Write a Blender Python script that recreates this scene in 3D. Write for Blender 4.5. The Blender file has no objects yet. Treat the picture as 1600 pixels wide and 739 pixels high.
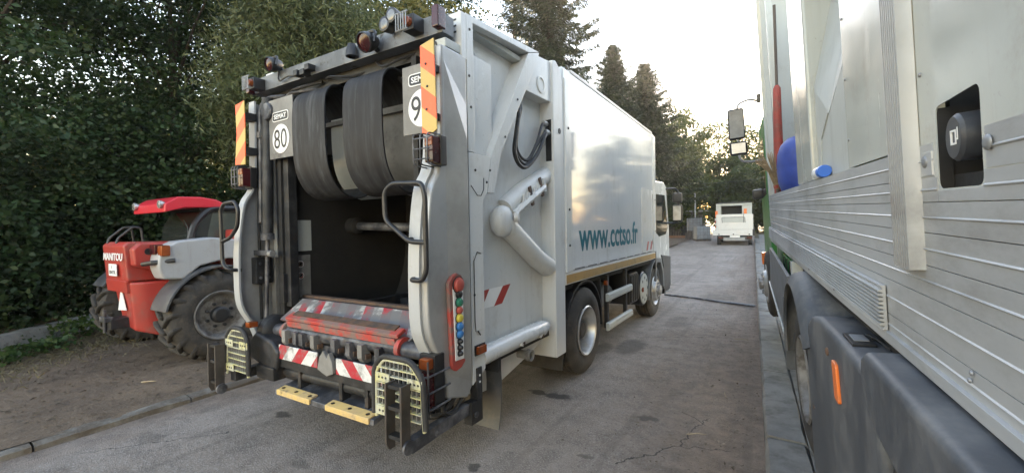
import bpy, bmesh, math, random
import numpy as np
from mathutils import Vector, Matrix

random.seed(7)
rng = np.random.default_rng(11)
SC = bpy.context.scene
COL = SC.collection
R_ = math.radians

# ------------------------------------------------------------------ camera
cam_d = bpy.data.cameras.new('camera')
cam = bpy.data.objects.new('camera', cam_d)
COL.objects.link(cam)
cam_d.sensor_width = 36.0
cam_d.lens = 36.0 * 664.0 / 1600.0
cam_d.clip_start = 0.05
cam_d.clip_end = 2000.0
rt = Vector((0.85364921, 0.52055814, -0.01738562))
up = -Vector((-0.00507551, -0.02506391, -0.99967297))
bk = -Vector((-0.52082365, 0.85345828, -0.01875369))
cam.matrix_world = Matrix(((rt.x, up.x, bk.x, 0.0), (rt.y, up.y, bk.y, 0.0), (rt.z, up.z, bk.z, 1.8), (0, 0, 0, 1)))
SC.camera = cam

# ------------------------------------------------------------------ sky, sun, exposure
SUN_EL, SUN_AZ = 10.4, -2.5          # degrees; azimuth from +Y towards +X
world = bpy.data.worlds.new('World')
SC.world = world
world.use_nodes = True
wn = world.node_tree
wn.nodes.clear()
w_out = wn.nodes.new('ShaderNodeOutputWorld')
w_bg = wn.nodes.new('ShaderNodeBackground')
w_sky = wn.nodes.new('ShaderNodeTexSky')
w_sky.sky_type = 'NISHITA'
w_sky.sun_disc = False
w_sky.sun_elevation = R_(SUN_EL)
w_sky.sun_rotation = R_(SUN_AZ)
w_sky.altitude = 300
w_sky.air_density = 1.35
w_sky.dust_density = 0.2
w_sky.ozone_density = 0.6
w_bg.inputs['Strength'].default_value = 0.15
w_tint = wn.nodes.new('ShaderNodeMix'); w_tint.data_type = 'RGBA'; w_tint.blend_type = 'MULTIPLY'
w_tint.inputs[0].default_value = 1.0
w_tint.inputs[7].default_value = (1.16, 1.0, 1.01, 1.0)      # camera white balance, the same over the whole sky
wn.links.new(w_sky.outputs[0], w_tint.inputs[6])
wn.links.new(w_tint.outputs[2], w_bg.inputs[0])
wn.links.new(w_bg.outputs[0], w_out.inputs[0])
sun_d = bpy.data.lights.new('sun', 'SUN')
sun_d.energy = 4.0
sun_d.angle = R_(0.6)
sun_d.color = (1.0, 0.78, 0.52)
sun = bpy.data.objects.new('sun', sun_d)
COL.objects.link(sun)
sd = Vector((math.sin(R_(SUN_AZ)) * math.cos(R_(SUN_EL)), math.cos(R_(SUN_AZ)) * math.cos(R_(SUN_EL)), math.sin(R_(SUN_EL))))
sun.rotation_euler = sd.to_track_quat('Z', 'Y').to_euler()
sun.location = (0, 60, 40)
SC.view_settings.view_transform = 'Standard'
SC.view_settings.look = 'None'
SC.view_settings.exposure = 2.85
SC.view_settings.gamma = 1.0
SC.render.film_transparent = False
try:
    SC.cycles.use_denoising = True
    SC.cycles.max_bounces = 6
    SC.cycles.transparent_max_bounces = 6
    SC.cycles.sample_clamp_indirect = 6.0
except Exception:
    pass

# ------------------------------------------------------------------ materials
def srgb(r, g, b):
    f = lambda c: c / 12.92 if c <= 0.04045 else ((c + 0.055) / 1.055) ** 2.4
    return (f(r / 255.0), f(g / 255.0), f(b / 255.0), 1.0)

def col4(c):
    return tuple(c) if len(c) == 4 else (c[0], c[1], c[2], 1.0)

class NT:
    def __init__(self, name):
        self.m = bpy.data.materials.new(name)
        self.m.use_nodes = True
        self.t = self.m.node_tree
        self.b = self.t.nodes['Principled BSDF']
        self.out = self.t.nodes['Material Output']
    def n(self, typ, **kw):
        o = self.t.nodes.new(typ)
        for k, v in kw.items():
            setattr(o, k, v)
        return o
    def l(self, a, b):
        self.t.links.new(a, b)
    def coord(self, stretch=(1, 1, 1), which='Object', rot=(0, 0, 0)):
        tc = self.n('ShaderNodeTexCoord')
        mp = self.n('ShaderNodeMapping')
        mp.inputs['Scale'].default_value = stretch
        mp.inputs['Rotation'].default_value = rot
        self.l(tc.outputs[which], mp.inputs['Vector'])
        return mp.outputs['Vector']
    def noise(self, vec, scale, detail=5, rough=0.6, lo=None, hi=None):
        nz = self.n('ShaderNodeTexNoise')
        nz.inputs['Scale'].default_value = scale
        nz.inputs['Detail'].default_value = detail
        nz.inputs['Roughness'].default_value = rough
        self.l(vec, nz.inputs['Vector'])
        if lo is None:
            return nz.outputs['Fac']
        mr = self.n('ShaderNodeMapRange')
        mr.interpolation_type = 'SMOOTHSTEP'
        mr.inputs['From Min'].default_value = lo
        mr.inputs['From Max'].default_value = hi
        self.l(nz.outputs['Fac'], mr.inputs['Value'])
        return mr.outputs['Result']
    def mix(self, fac, a, b):
        mx = self.n('ShaderNodeMix')
        mx.data_type = 'RGBA'
        for s, v in ((0, fac), (6, a), (7, b)):
            if hasattr(v, 'is_output'):
                self.l(v, mx.inputs[s])
            else:
                mx.inputs[s].default_value = col4(v) if s else v
        return mx.outputs[2]
    def math(self, op, a, b=0.0, c=0.0):
        mn = self.n('ShaderNodeMath', operation=op)
        for s, v in enumerate((a, b, c)):
            if hasattr(v, 'is_output'):
                self.l(v, mn.inputs[s])
            else:
                mn.inputs[s].default_value = v
        return mn.outputs[0]
    def bump(self, h, strength, dist=0.01):
        bp = self.n('ShaderNodeBump')
        bp.inputs['Strength'].default_value = strength
        bp.inputs['Distance'].default_value = dist
        self.l(h, bp.inputs['Height'])
        self.l(bp.outputs['Normal'], self.b.inputs['Normal'])

MATS = {}
def mat(name, c1, c2=None, scale=4.0, rng_=(0.42, 0.62), rough=0.55, metal=0.0, dirt=None, dscale=2.5,
        drange=(0.52, 0.72), damt=1.0, bump=0.0, bscale=80.0, bdist=0.004, stretch=(1, 1, 1), coat=0.0, spec=0.5, emit=None, estr=0.0):
    k = NT(name)
    v = k.coord(stretch)
    base = col4(c1)
    if c2 is not None:
        base = k.mix(k.noise(v, scale, 6, 0.65, *rng_), c1, c2)
    rgh = rough
    if dirt is not None:
        f = k.noise(v, dscale, 8, 0.7, *drange)
        if damt != 1.0:
            f = k.math('MULTIPLY', f, damt)
        base = k.mix(f, base, dirt)
        rgh = k.math('MULTIPLY_ADD', f, 0.35, rough)
    if hasattr(base, 'is_output'):
        k.l(base, k.b.inputs['Base Color'])
    else:
        k.b.inputs['Base Color'].default_value = base
    if hasattr(rgh, 'is_output'):
        k.l(rgh, k.b.inputs['Roughness'])
    else:
        k.b.inputs['Roughness'].default_value = rgh
    k.b.inputs['Metallic'].default_value = metal
    k.b.inputs['Specular IOR Level'].default_value = spec
    k.b.inputs['Coat Weight'].default_value = coat
    k.b.inputs['Coat Roughness'].default_value = 0.08
    if bump:
        k.bump(k.noise(v, bscale, 4, 0.6), bump, bdist)
    if emit is not None:
        k.b.inputs['Emission Color'].default_value = col4(emit)
        k.b.inputs['Emission Strength'].default_value = estr
    MATS[name] = k.m
    return k.m

def stripe_mat(name, c1, c2, u, period, duty=0.5, rough=0.45, wear=(0.2, 0.2, 0.19), wamt=0.5, wr=(0.56, 0.7), wscale=9):
    """printed stripes: u is a direction in object space"""
    k = NT(name)
    v = k.coord()
    dp = k.n('ShaderNodeVectorMath', operation='DOT_PRODUCT')
    k.l(v, dp.inputs[0])
    dp.inputs[1].default_value = (u[0] / period, u[1] / period, u[2] / period)
    fr = k.math('FRACT', dp.outputs['Value'])
    st = k.math('GREATER_THAN', fr, duty)
    base = k.mix(st, c1, c2)
    w = k.math('MULTIPLY', k.noise(v, wscale, 8, 0.7, *wr), wamt)
    base = k.mix(w, base, wear)
    k.l(base, k.b.inputs['Base Color'])
    k.b.inputs['Roughness'].default_value = rough
    MATS[name] = k.m
    return k.m

def paint_white(name, c=(0.66, 0.67, 0.66), rough=0.22, grime=(0.30, 0.28, 0.24), streak=0.35, bumpy=0.06, rvar=0.16):
    k = NT(name)
    v = k.coord((1, 1, 1))
    vs = k.coord((5.0, 5.0, 0.35))
    f1 = k.noise(v, 0.9, 6, 0.6, 0.38, 0.75)
    f2 = k.noise(vs, 2.2, 6, 0.65, 0.5, 0.78)
    f3 = k.noise(v, 26, 6, 0.7, 0.63, 0.72)
    base = k.mix(k.math('MULTIPLY', f1, 0.22), c, (c[0] * 0.80, c[1] * 0.80, c[2] * 0.78))
    base = k.mix(k.math('MULTIPLY', f2, streak), base, grime)
    base = k.mix(k.math('MULTIPLY', f3, 0.42), base, (0.16, 0.13, 0.10))
    f4 = k.noise(v, 3.4, 9, 0.72, 0.52, 0.74)
    base = k.mix(k.math('MULTIPLY', f4, 0.08 + streak * 0.7), base, (0.24, 0.205, 0.16))
    k.l(base, k.b.inputs['Base Color'])
    k.l(k.math('MULTIPLY_ADD', k.math('ADD', f2, f1), rvar, rough), k.b.inputs['Roughness'])
    k.bump(k.noise(k.coord((1, 1, 0.5 if rvar > 0.1 else 0.06)), 1.3 if rvar > 0.1 else 1.6, 2, 0.5), bumpy, 0.05)
    MATS[name] = k.m
    return k.m

paint_white('white_paint', (0.62, 0.625, 0.61), rough=0.17, streak=0.26, bumpy=0.06)
paint_white('container_paint', (0.62, 0.625, 0.62), 0.07, (0.34, 0.32, 0.28), 0.22, 0.03, 0.05)
paint_white('white_paint_dirty', (0.60, 0.605, 0.59), 0.34, (0.30, 0.27, 0.22), 0.30, 0.05)
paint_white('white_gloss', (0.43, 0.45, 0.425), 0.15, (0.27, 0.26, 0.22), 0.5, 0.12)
paint_white('grey_white', (0.40, 0.41, 0.415), 0.36, (0.2, 0.18, 0.15), 0.35, 0.04)
paint_white('grey_paint', (0.34, 0.35, 0.355), 0.36, (0.18, 0.16, 0.13), 0.4, 0.04)
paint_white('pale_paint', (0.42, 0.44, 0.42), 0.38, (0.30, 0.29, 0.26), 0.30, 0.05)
paint_white('silver_paint', (0.36, 0.365, 0.37), 0.34, (0.17, 0.15, 0.12), 0.5, 0.04)
mat('silver', (0.40, 0.40, 0.395), (0.31, 0.31, 0.30), 3.0, (0.35, 0.7), 0.42, 0.35, (0.16, 0.14, 0.11), 2.2, (0.55, 0.8), 0.6, 0.05, 120)
mat('aluminium', (0.44, 0.45, 0.455), (0.36, 0.37, 0.37), 1.6, (0.35, 0.7), 0.46, 0.30, (0.19, 0.175, 0.155), 3.0, (0.46, 0.76), 0.7, 0.10, 50, 0.002, (1, 0.35, 1))
mat('dark_steel', (0.018, 0.019, 0.021), (0.055, 0.055, 0.058), 6, (0.45, 0.75), 0.5, 0.2, (0.075, 0.055, 0.04), 5, (0.54, 0.74), 0.8, 0.35, 45)
mat('worn_steel', (0.045, 0.047, 0.054), (0.17, 0.17, 0.18), 5, (0.42, 0.68), 0.45, 0.3, (0.10, 0.07, 0.05), 7, (0.55, 0.72), 0.8, 0.4, 40)
mat('plate_grey', (0.17, 0.165, 0.155), (0.25, 0.245, 0.23), 3, (0.35, 0.7), 0.6, 0.1, (0.07, 0.06, 0.05), 3.5, (0.52, 0.75), 0.8, 0.2, 60)
mat('beam_grey', (0.17, 0.18, 0.19), (0.075, 0.08, 0.085), 2.5, (0.42, 0.65), 0.45, 0.15, (0.05, 0.04, 0.03), 9, (0.55, 0.68), 0.9, 0.2, 60)
mat('bracket_steel', (0.075, 0.064, 0.056), (0.045, 0.04, 0.036), 7, (0.4, 0.65), 0.6, 0.2, (0.11, 0.075, 0.05), 8, (0.52, 0.68), 0.8, 0.4, 50)
mat('rust', (0.12, 0.07, 0.045), (0.055, 0.045, 0.04), 9, (0.4, 0.65), 0.8, 0.1, None, bump=0.6, bscale=70)
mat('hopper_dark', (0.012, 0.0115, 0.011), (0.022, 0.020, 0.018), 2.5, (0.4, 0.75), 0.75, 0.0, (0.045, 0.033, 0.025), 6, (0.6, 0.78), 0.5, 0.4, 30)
mat('black_plastic', (0.012, 0.012, 0.0135), (0.024, 0.024, 0.026), 4, (0.4, 0.7), 0.42, 0, (0.075, 0.07, 0.06), 4, (0.58, 0.82), 0.45, 0.15, 150)
mat('rubber', (0.020, 0.020, 0.021), (0.042, 0.040, 0.038), 5, (0.4, 0.7), 0.68, 0, (0.12, 0.10, 0.08), 6, (0.55, 0.8), 0.45, 0.3, 90)
mat('rim_tele', (0.20, 0.195, 0.19), (0.13, 0.125, 0.12), 5, (0.4, 0.7), 0.55, 0.2, (0.07, 0.058, 0.046), 6, (0.44, 0.66), 0.85)
mat('rim_dark', (0.07, 0.067, 0.064), (0.035, 0.033, 0.03), 5, (0.4, 0.7), 0.55, 0.2, (0.05, 0.04, 0.035), 5, (0.45, 0.7), 0.8)
mat('tread_rubber', (0.030, 0.028, 0.026), (0.055, 0.050, 0.044), 6, (0.4, 0.7), 0.8, 0, (0.13, 0.105, 0.08), 7, (0.48, 0.72), 0.7, 0.4, 80)
mat('belt_rubber', (0.013, 0.013, 0.015), (0.030, 0.031, 0.034), 2.2, (0.42, 0.7), 0.6, 0, (0.12, 0.125, 0.13), 1.6, (0.50, 0.74), 0.65, 0.12, 60, 0.002, (7, 1, 0.9), spec=0.3)
mat('chrome', (0.50, 0.50, 0.495), (0.32, 0.31, 0.29), 6, (0.4, 0.7), 0.36, 0.6, (0.14, 0.12, 0.10), 5, (0.6, 0.78), 0.6)
mat('rim_grey', (0.33, 0.33, 0.335), (0.22, 0.215, 0.21), 5, (0.4, 0.7), 0.45, 0.3, (0.09, 0.075, 0.06), 5, (0.5, 0.72), 0.8)
mat('red_worn', (0.42, 0.050, 0.038), (0.32, 0.07, 0.055), 5, (0.4, 0.7), 0.5, 0, (0.17, 0.135, 0.115), 6, (0.42, 0.57), 0.9, 0.2, 60)
mat('red_paint', (0.38, 0.036, 0.026), (0.30, 0.042, 0.034), 2.5, (0.35, 0.75), 0.38, 0, (0.17, 0.11, 0.085), 4, (0.48, 0.74), 0.7, 0.05, 60)
mat('red_roof', (0.52, 0.020, 0.035), None, rough=0.35, dirt=(0.30, 0.10, 0.08), dscale=3, damt=0.4)
mat('yellow_worn', (0.52, 0.49, 0.24), (0.46, 0.455, 0.36), 8, (0.4, 0.6), 0.6, 0, (0.14, 0.13, 0.11), 14, (0.52, 0.66), 0.8, 0.2, 60)
mat('yellow_grip', (0.60, 0.42, 0.15), (0.50, 0.36, 0.17), 8, (0.4, 0.6), 0.65, 0, (0.12, 0.10, 0.08), 12, (0.54, 0.68), 0.8)
mat('gold_tape', (0.40, 0.24, 0.06), (0.34, 0.21, 0.07), 6, (0.4, 0.7), 0.35, 0.1, (0.2, 0.16, 0.10), 6, (0.55, 0.75), 0.5)
mat('orange_lens', (0.26, 0.055, 0.010), (0.15, 0.04, 0.012), 6, (0.4, 0.7), 0.2, 0, (0.15, 0.08, 0.04), 8, (0.58, 0.72), 0.5)
mat('orange_marker', (0.75, 0.17, 0.03), None, rough=0.3, dirt=(0.35, 0.12, 0.05), dscale=12, damt=0.6)
mat('red_lens', (0.06, 0.008, 0.010), (0.03, 0.008, 0.010), 6, (0.4, 0.7), 0.2, 0, (0.08, 0.05, 0.04), 8, (0.58, 0.75), 0.5)
mat('lamp_glass', (0.20, 0.205, 0.21), (0.12, 0.12, 0.12), 8, (0.4, 0.7), 0.2, 0.2)
mat('glass_dark', (0.018, 0.022, 0.022), (0.03, 0.034, 0.03), 2, (0.4, 0.7), 0.06, 0, (0.10, 0.09, 0.075), 4, (0.6, 0.85), 0.25, spec=0.7)
mat('glass_green', (0.05, 0.06, 0.052), (0.08, 0.09, 0.075), 2, (0.4, 0.7), 0.08, 0, (0.12, 0.11, 0.09), 4, (0.6, 0.85), 0.3, spec=0.7)
mat('sign_white', (0.78, 0.78, 0.76), None, rough=0.4, dirt=(0.4, 0.39, 0.36), dscale=9, drange=(0.58, 0.75), damt=0.5)
mat('sign_black', (0.012, 0.012, 0.014), None, rough=0.45)
mat('logo_teal', (0.010, 0.125, 0.165), (0.02, 0.15, 0.19), 3, (0.4, 0.7), 0.5, spec=0.12)
mat('fender_plastic', (0.050, 0.056, 0.066), (0.080, 0.087, 0.098), 2.6, (0.38, 0.7), 0.52, 0, (0.22, 0.215, 0.205), 5.0, (0.40, 0.80), 0.6, 0.25, 45, 0.004, (1, 1, 0.6))
mat('cap_grey', (0.03, 0.033, 0.04), (0.05, 0.053, 0.06), 4, (0.4, 0.7), 0.45, 0, (0.12, 0.115, 0.10), 8, (0.5, 0.7), 0.5)
mat('guard_black', (0.045, 0.048, 0.053), (0.075, 0.078, 0.083), 3, (0.4, 0.7), 0.5, 0, (0.15, 0.14, 0.12), 5, (0.5, 0.7), 0.6)
mat('fender_grey', (0.16, 0.17, 0.18), (0.11, 0.115, 0.12), 3, (0.38, 0.7), 0.55, 0, (0.22, 0.20, 0.17), 3.2, (0.52, 0.78), 0.6, 0.10, 140)
mat('green_paint', (0.030, 0.20, 0.040), (0.02, 0.14, 0.03), 3, (0.38, 0.7), 0.35, 0, (0.10, 0.11, 0.06), 4, (0.55, 0.78), 0.6)
mat('blue_plastic', (0.035, 0.065, 0.30), (0.03, 0.05, 0.23), 4, (0.4, 0.7), 0.38, 0, (0.14, 0.12, 0.12), 6, (0.60, 0.75), 0.6)
mat('blue_cap', (0.03, 0.14, 0.55), None, rough=0.35)
mat('bottle_white', (0.70, 0.72, 0.74), None, rough=0.3)
mat('red_rod', (0.33, 0.05, 0.035), (0.20, 0.055, 0.04), 6, (0.4, 0.7), 0.55, 0, (0.20, 0.14, 0.10), 9, (0.52, 0.7), 0.8)
mat('straw', (0.30, 0.22, 0.12), (0.20, 0.14, 0.08), 20, (0.4, 0.7), 0.9)
mat('dry_stick', (0.34, 0.27, 0.17), (0.22, 0.16, 0.10), 20, (0.4, 0.7), 0.9)
mat('concrete', (0.20, 0.195, 0.18), (0.13, 0.125, 0.115), 3, (0.38, 0.68), 0.9, 0, (0.06, 0.055, 0.045), 2.2, (0.5, 0.72), 0.8, 0.8, 60, 0.008)
mat('concrete_pale', (0.25, 0.245, 0.225), (0.17, 0.165, 0.15), 4, (0.38, 0.68), 0.9, 0, (0.08, 0.075, 0.06), 4.5, (0.54, 0.66), 0.85, 0.8, 60, 0.008)
mat('kerb_dirty', (0.19, 0.175, 0.15), (0.12, 0.105, 0.085), 4, (0.38, 0.68), 0.92, 0, (0.085, 0.066, 0.048), 2.5, (0.40, 0.60), 0.9, 0.9, 50, 0.01)
mat('bark', (0.055, 0.042, 0.032), (0.03, 0.024, 0.02), 9, (0.4, 0.65), 0.95, 0, None, bump=0.9, bscale=22, bdist=0.02, stretch=(1, 1, 0.25))
mat('wood_grey', (0.12, 0.10, 0.085), (0.07, 0.06, 0.05), 6, (0.4, 0.65), 0.9, 0, None, bump=0.4, bscale=30, stretch=(1, 1, 0.2))
mat('log_orange', (0.28, 0.13, 0.06), (0.18, 0.09, 0.05), 6, (0.4, 0.65), 0.9)
mat('tank_white', (0.38, 0.42, 0.46), (0.30, 0.33, 0.37), 3, (0.4, 0.7), 0.45, 0, (0.18, 0.17, 0.15), 3, (0.55, 0.75), 0.6)
mat('galvanised', (0.28, 0.29, 0.30), (0.20, 0.20, 0.21), 5, (0.4, 0.7), 0.5, 0.5)
mat('oil', (0.018, 0.017, 0.016), (0.032, 0.03, 0.028), 9, (0.4, 0.65), 0.38, 0, None, bump=0.5, bscale=120)
mat('cable', (0.014, 0.014, 0.015), (0.03, 0.03, 0.03), 6, (0.4, 0.7), 0.5)
ORANGE, BEIGE = (0.85, 0.13, 0.035), (0.55, 0.38, 0.10)
stripe_mat('reflect_stripes_right', ORANGE, BEIGE, (0.75, 0, 1.0), 0.27, 0.52, wamt=0.35, wear=(0.4, 0.3, 0.15))
stripe_mat('reflect_stripes_left', ORANGE, BEIGE, (-0.8, 0, 1.0), 0.26, 0.52, wamt=0.35, wear=(0.4, 0.3, 0.15))
stripe_mat('chevron_right', (0.42, 0.022, 0.035), (0.62, 0.62, 0.60), (1.0, 0, 0.9), 0.27, 0.5, wamt=0.85, wr=(0.45, 0.64))
stripe_mat('chevron_left', (0.42, 0.022, 0.035), (0.62, 0.62, 0.60), (-1.0, 0, 0.9), 0.27, 0.5, wamt=0.85, wr=(0.45, 0.64))
stripe_mat('sill_stripes', (0.40, 0.035, 0.045), (0.50, 0.49, 0.46), (1.0, 0, 1.0), 0.22, 0.5, wear=(0.15, 0.145, 0.145), wamt=0.95, wr=(0.36, 0.52), wscale=5)
stripe_mat('far_stripes', (0.45, 0.05, 0.03), (0.7, 0.7, 0.68), (-0.7, 0, 1.0), 0.30, 0.5)

def leaf_mat(name, dark, light, trans=0.45):
    k = NT(name)
    g = k.n('ShaderNodeNewGeometry')
    c = k.mix(g.outputs['Random Per Island'], dark, light)
    v = k.coord()
    c = k.mix(k.noise(v, 0.8, 3, 0.5, 0.35, 0.7), c, tuple(0.5 * (a + b) * 0.8 for a, b in zip(dark, light)))
    k.l(c, k.b.inputs['Base Color'])
    k.b.inputs['Roughness'].default_value = 0.5
    k.b.inputs['Specular IOR Level'].default_value = 0.35
    tr = k.n('ShaderNodeBsdfTranslucent')
    k.l(c, tr.inputs['Color'])
    ms = k.n('ShaderNodeMixShader')
    ms.inputs[0].default_value = trans
    k.l(k.b.outputs[0], ms.inputs[1])
    k.l(tr.outputs[0], ms.inputs[2])
    k.l(ms.outputs[0], k.out.inputs['Surface'])
    MATS[name] = k.m
    return k.m

leaf_mat('leaf_dark', (0.013, 0.033, 0.011), (0.046, 0.082, 0.026), 0.36)
leaf_mat('leaf_mid', (0.050, 0.078, 0.022), (0.13, 0.145, 0.04), 0.45)
leaf_mat('leaf_olive', (0.09, 0.10, 0.028), (0.25, 0.22, 0.065), 0.45)
leaf_mat('leaf_willow', (0.060, 0.085, 0.036), (0.17, 0.19, 0.085), 0.40)
leaf_mat('leaf_yellow', (0.16, 0.14, 0.03), (0.34, 0.27, 0.06), 0.5)
leaf_mat('needles', (0.014, 0.028, 0.012), (0.060, 0.070, 0.024), 0.25)
leaf_mat('weed_green', (0.025, 0.06, 0.015), (0.07, 0.115, 0.03), 0.4)
leaf_mat('dry_grass', (0.13, 0.11, 0.055), (0.26, 0.22, 0.12), 0.3)
leaf_mat('litter', (0.06, 0.045, 0.03), (0.16, 0.12, 0.075), 0.1)

def road_material():
    k = NT('road_asphalt')
    v = k.coord()
    fine = k.noise(v, 140, 3, 0.7)
    agg = k.n('ShaderNodeTexVoronoi')
    agg.inputs['Scale'].default_value = 95
    k.l(v, agg.inputs['Vector'])
    big = k.noise(v, 0.55, 5, 0.6, 0.35, 0.7)
    mid = k.noise(v, 3.5, 7, 0.65, 0.4, 0.7)
    base = k.mix(big, (0.325, 0.272, 0.232), (0.230, 0.188, 0.157))
    base = k.mix(k.math('MULTIPLY', mid, 0.45), base, (0.060, 0.058, 0.056))
    sp = k.noise(v, 75, 3, 0.75, 0.50, 0.64)
    pit = k.noise(k.coord((1, 1, 1), rot=(0, 0, 0.7)), 42, 5, 0.8, 0.54, 0.68)
    base = k.mix(k.math('MULTIPLY', pit, 0.85), base, (0.06, 0.056, 0.053))
    base = k.mix(k.math('MULTIPLY', sp, 0.75), base, (0.46, 0.42, 0.38))
    # sandy dirt gathered towards the right kerb and the left kerb
    sx = k.n('ShaderNodeSeparateXYZ')
    k.l(v, sx.inputs[0])
    wob = k.noise(k.coord((1, 0.45, 1)), 1.1, 7, 0.68)
    xr = k.math('ADD', sx.outputs['X'], k.math('MULTIPLY', wob, 2.6))
    mr = k.n('ShaderNodeMapRange'); mr.interpolation_type = 'SMOOTHSTEP'
    mr.inputs['From Min'].default_value = -0.55; mr.inputs['From Max'].default_value = 1.0
    k.l(xr, mr.inputs['Value'])
    ml = k.n('ShaderNodeMapRange'); ml.interpolation_type = 'SMOOTHSTEP'
    ml.inputs['From Min'].default_value = -3.35; ml.inputs['From Max'].default_value = -4.25
    k.l(xr, ml.inputs['Value'])
    dirt = k.mix(k.noise(v, 7, 8, 0.75, 0.35, 0.68), (0.225, 0.165, 0.118), (0.120, 0.086, 0.062))
    dm = k.math('MINIMUM', k.math('ADD', k.math('MULTIPLY', mr.outputs[0], 0.85), k.math('MULTIPLY', ml.outputs[0], 0.8)), 0.92)
    patch = k.noise(v, 1.5, 8, 0.72, 0.55, 0.72)
    dm = k.math('MAXIMUM', dm, k.math('MULTIPLY', patch, 0.62))
    base = k.mix(dm, base, dirt)
    # darker wheel tracks that run along the lane
    wv = k.coord((1, 0.03, 1))
    tr = k.noise(wv, 5.5, 3, 0.5, 0.56, 0.66)
    base = k.mix(k.math('MULTIPLY', tr, 0.22), base, (0.075, 0.065, 0.056))
    # cracks
    cr = k.n('ShaderNodeTexVoronoi'); cr.feature = 'DISTANCE_TO_EDGE'
    cr.inputs['Scale'].default_value = 0.16
    wp = k.n('ShaderNodeMix'); wp.data_type = 'VECTOR'
    nz = k.n('ShaderNodeTexNoise'); nz.inputs['Scale'].default_value = 1.7; nz.inputs['Detail'].default_value = 6
    k.l(v, nz.inputs['Vector'])
    wp.inputs[0].default_value = 0.25
    k.l(v, wp.inputs[4]); k.l(nz.outputs['Color'], wp.inputs[5])
    k.l(wp.outputs[1], cr.inputs['Vector'])
    crk = k.math('LESS_THAN', cr.outputs['Distance'], 0.0016)
    base = k.mix(k.math('MULTIPLY', crk, 0.0), base, (0.03, 0.027, 0.024))
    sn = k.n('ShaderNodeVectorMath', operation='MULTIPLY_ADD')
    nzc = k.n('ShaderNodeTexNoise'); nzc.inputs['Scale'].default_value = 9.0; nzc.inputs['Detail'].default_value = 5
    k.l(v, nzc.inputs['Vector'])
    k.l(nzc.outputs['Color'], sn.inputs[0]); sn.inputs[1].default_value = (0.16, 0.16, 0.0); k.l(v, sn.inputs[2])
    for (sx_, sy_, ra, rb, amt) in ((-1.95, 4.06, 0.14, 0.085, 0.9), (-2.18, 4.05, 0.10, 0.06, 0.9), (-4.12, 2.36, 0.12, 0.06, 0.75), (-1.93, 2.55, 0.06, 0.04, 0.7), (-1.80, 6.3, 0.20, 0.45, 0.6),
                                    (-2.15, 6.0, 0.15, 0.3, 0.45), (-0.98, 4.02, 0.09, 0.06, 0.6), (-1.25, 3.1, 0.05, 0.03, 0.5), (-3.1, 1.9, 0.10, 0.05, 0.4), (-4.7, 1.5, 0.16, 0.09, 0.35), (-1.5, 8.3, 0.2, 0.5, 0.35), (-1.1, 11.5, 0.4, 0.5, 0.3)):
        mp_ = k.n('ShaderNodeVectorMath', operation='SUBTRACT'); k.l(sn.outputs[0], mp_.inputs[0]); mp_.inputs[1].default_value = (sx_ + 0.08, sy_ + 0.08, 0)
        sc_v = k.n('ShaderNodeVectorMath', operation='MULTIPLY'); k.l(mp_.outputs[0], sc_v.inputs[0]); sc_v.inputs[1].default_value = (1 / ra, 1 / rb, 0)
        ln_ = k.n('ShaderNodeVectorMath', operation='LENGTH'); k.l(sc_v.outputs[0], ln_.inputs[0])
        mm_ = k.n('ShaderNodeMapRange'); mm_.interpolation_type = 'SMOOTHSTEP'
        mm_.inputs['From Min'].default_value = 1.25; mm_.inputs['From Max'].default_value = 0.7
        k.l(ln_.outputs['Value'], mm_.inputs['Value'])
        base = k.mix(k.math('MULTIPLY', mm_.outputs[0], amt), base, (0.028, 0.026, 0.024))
    cw = k.n('ShaderNodeVectorMath', operation='MULTIPLY_ADD')
    k.l(nzc.outputs['Color'], cw.inputs[0]); cw.inputs[1].default_value = (0.14, 0.14, 0.0); k.l(v, cw.inputs[2])
    cs = k.n('ShaderNodeSeparateXYZ'); k.l(cw.outputs[0], cs.inputs[0])
    for (x0, y0, x1, y1, hw) in ((-1.02, 3.10, -0.66, 3.62, 0.0075), (-0.66, 3.62, -0.52, 4.25, 0.006), (-0.66, 3.62, -0.30, 3.75, 0.005), (-1.9, 6.9, -0.7, 7.5, 0.005), (-4.9, 1.1, -4.2, 1.9, 0.004)):
        ln = math.hypot(x1 - x0, y1 - y0); dx, dy = (x1 - x0) / ln, (y1 - y0) / ln
        px_ = k.math('SUBTRACT', cs.outputs['X'], x0 + 0.07); py_ = k.math('SUBTRACT', cs.outputs['Y'], y0 + 0.07)
        al = k.math('ADD', k.math('MULTIPLY', px_, dx), k.math('MULTIPLY', py_, dy))
        pe = k.math('ABSOLUTE', k.math('SUBTRACT', k.math('MULTIPLY', px_, dy), k.math('MULTIPLY', py_, dx)))
        inside = k.math('MULTIPLY', k.math('GREATER_THAN', al, 0.0), k.math('LESS_THAN', al, ln))
        ck = k.math('MULTIPLY', k.math('LESS_THAN', pe, hw), inside)
        base = k.mix(k.math('MULTIPLY', ck, 0.8), base, (0.022, 0.019, 0.017))
    k.l(base, k.b.inputs['Base Color'])
    k.b.inputs['Roughness'].default_value = 0.85
    h = k.math('ADD', k.math('MULTIPLY', agg.outputs['Distance'], 0.6), fine)
    h = k.math('ADD', h, k.math('MULTIPLY', k.noise(v, 9, 5, 0.6), 1.2))
    k.bump(h, 1.0, 0.012)
    MATS['road_asphalt'] = k.m

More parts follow.
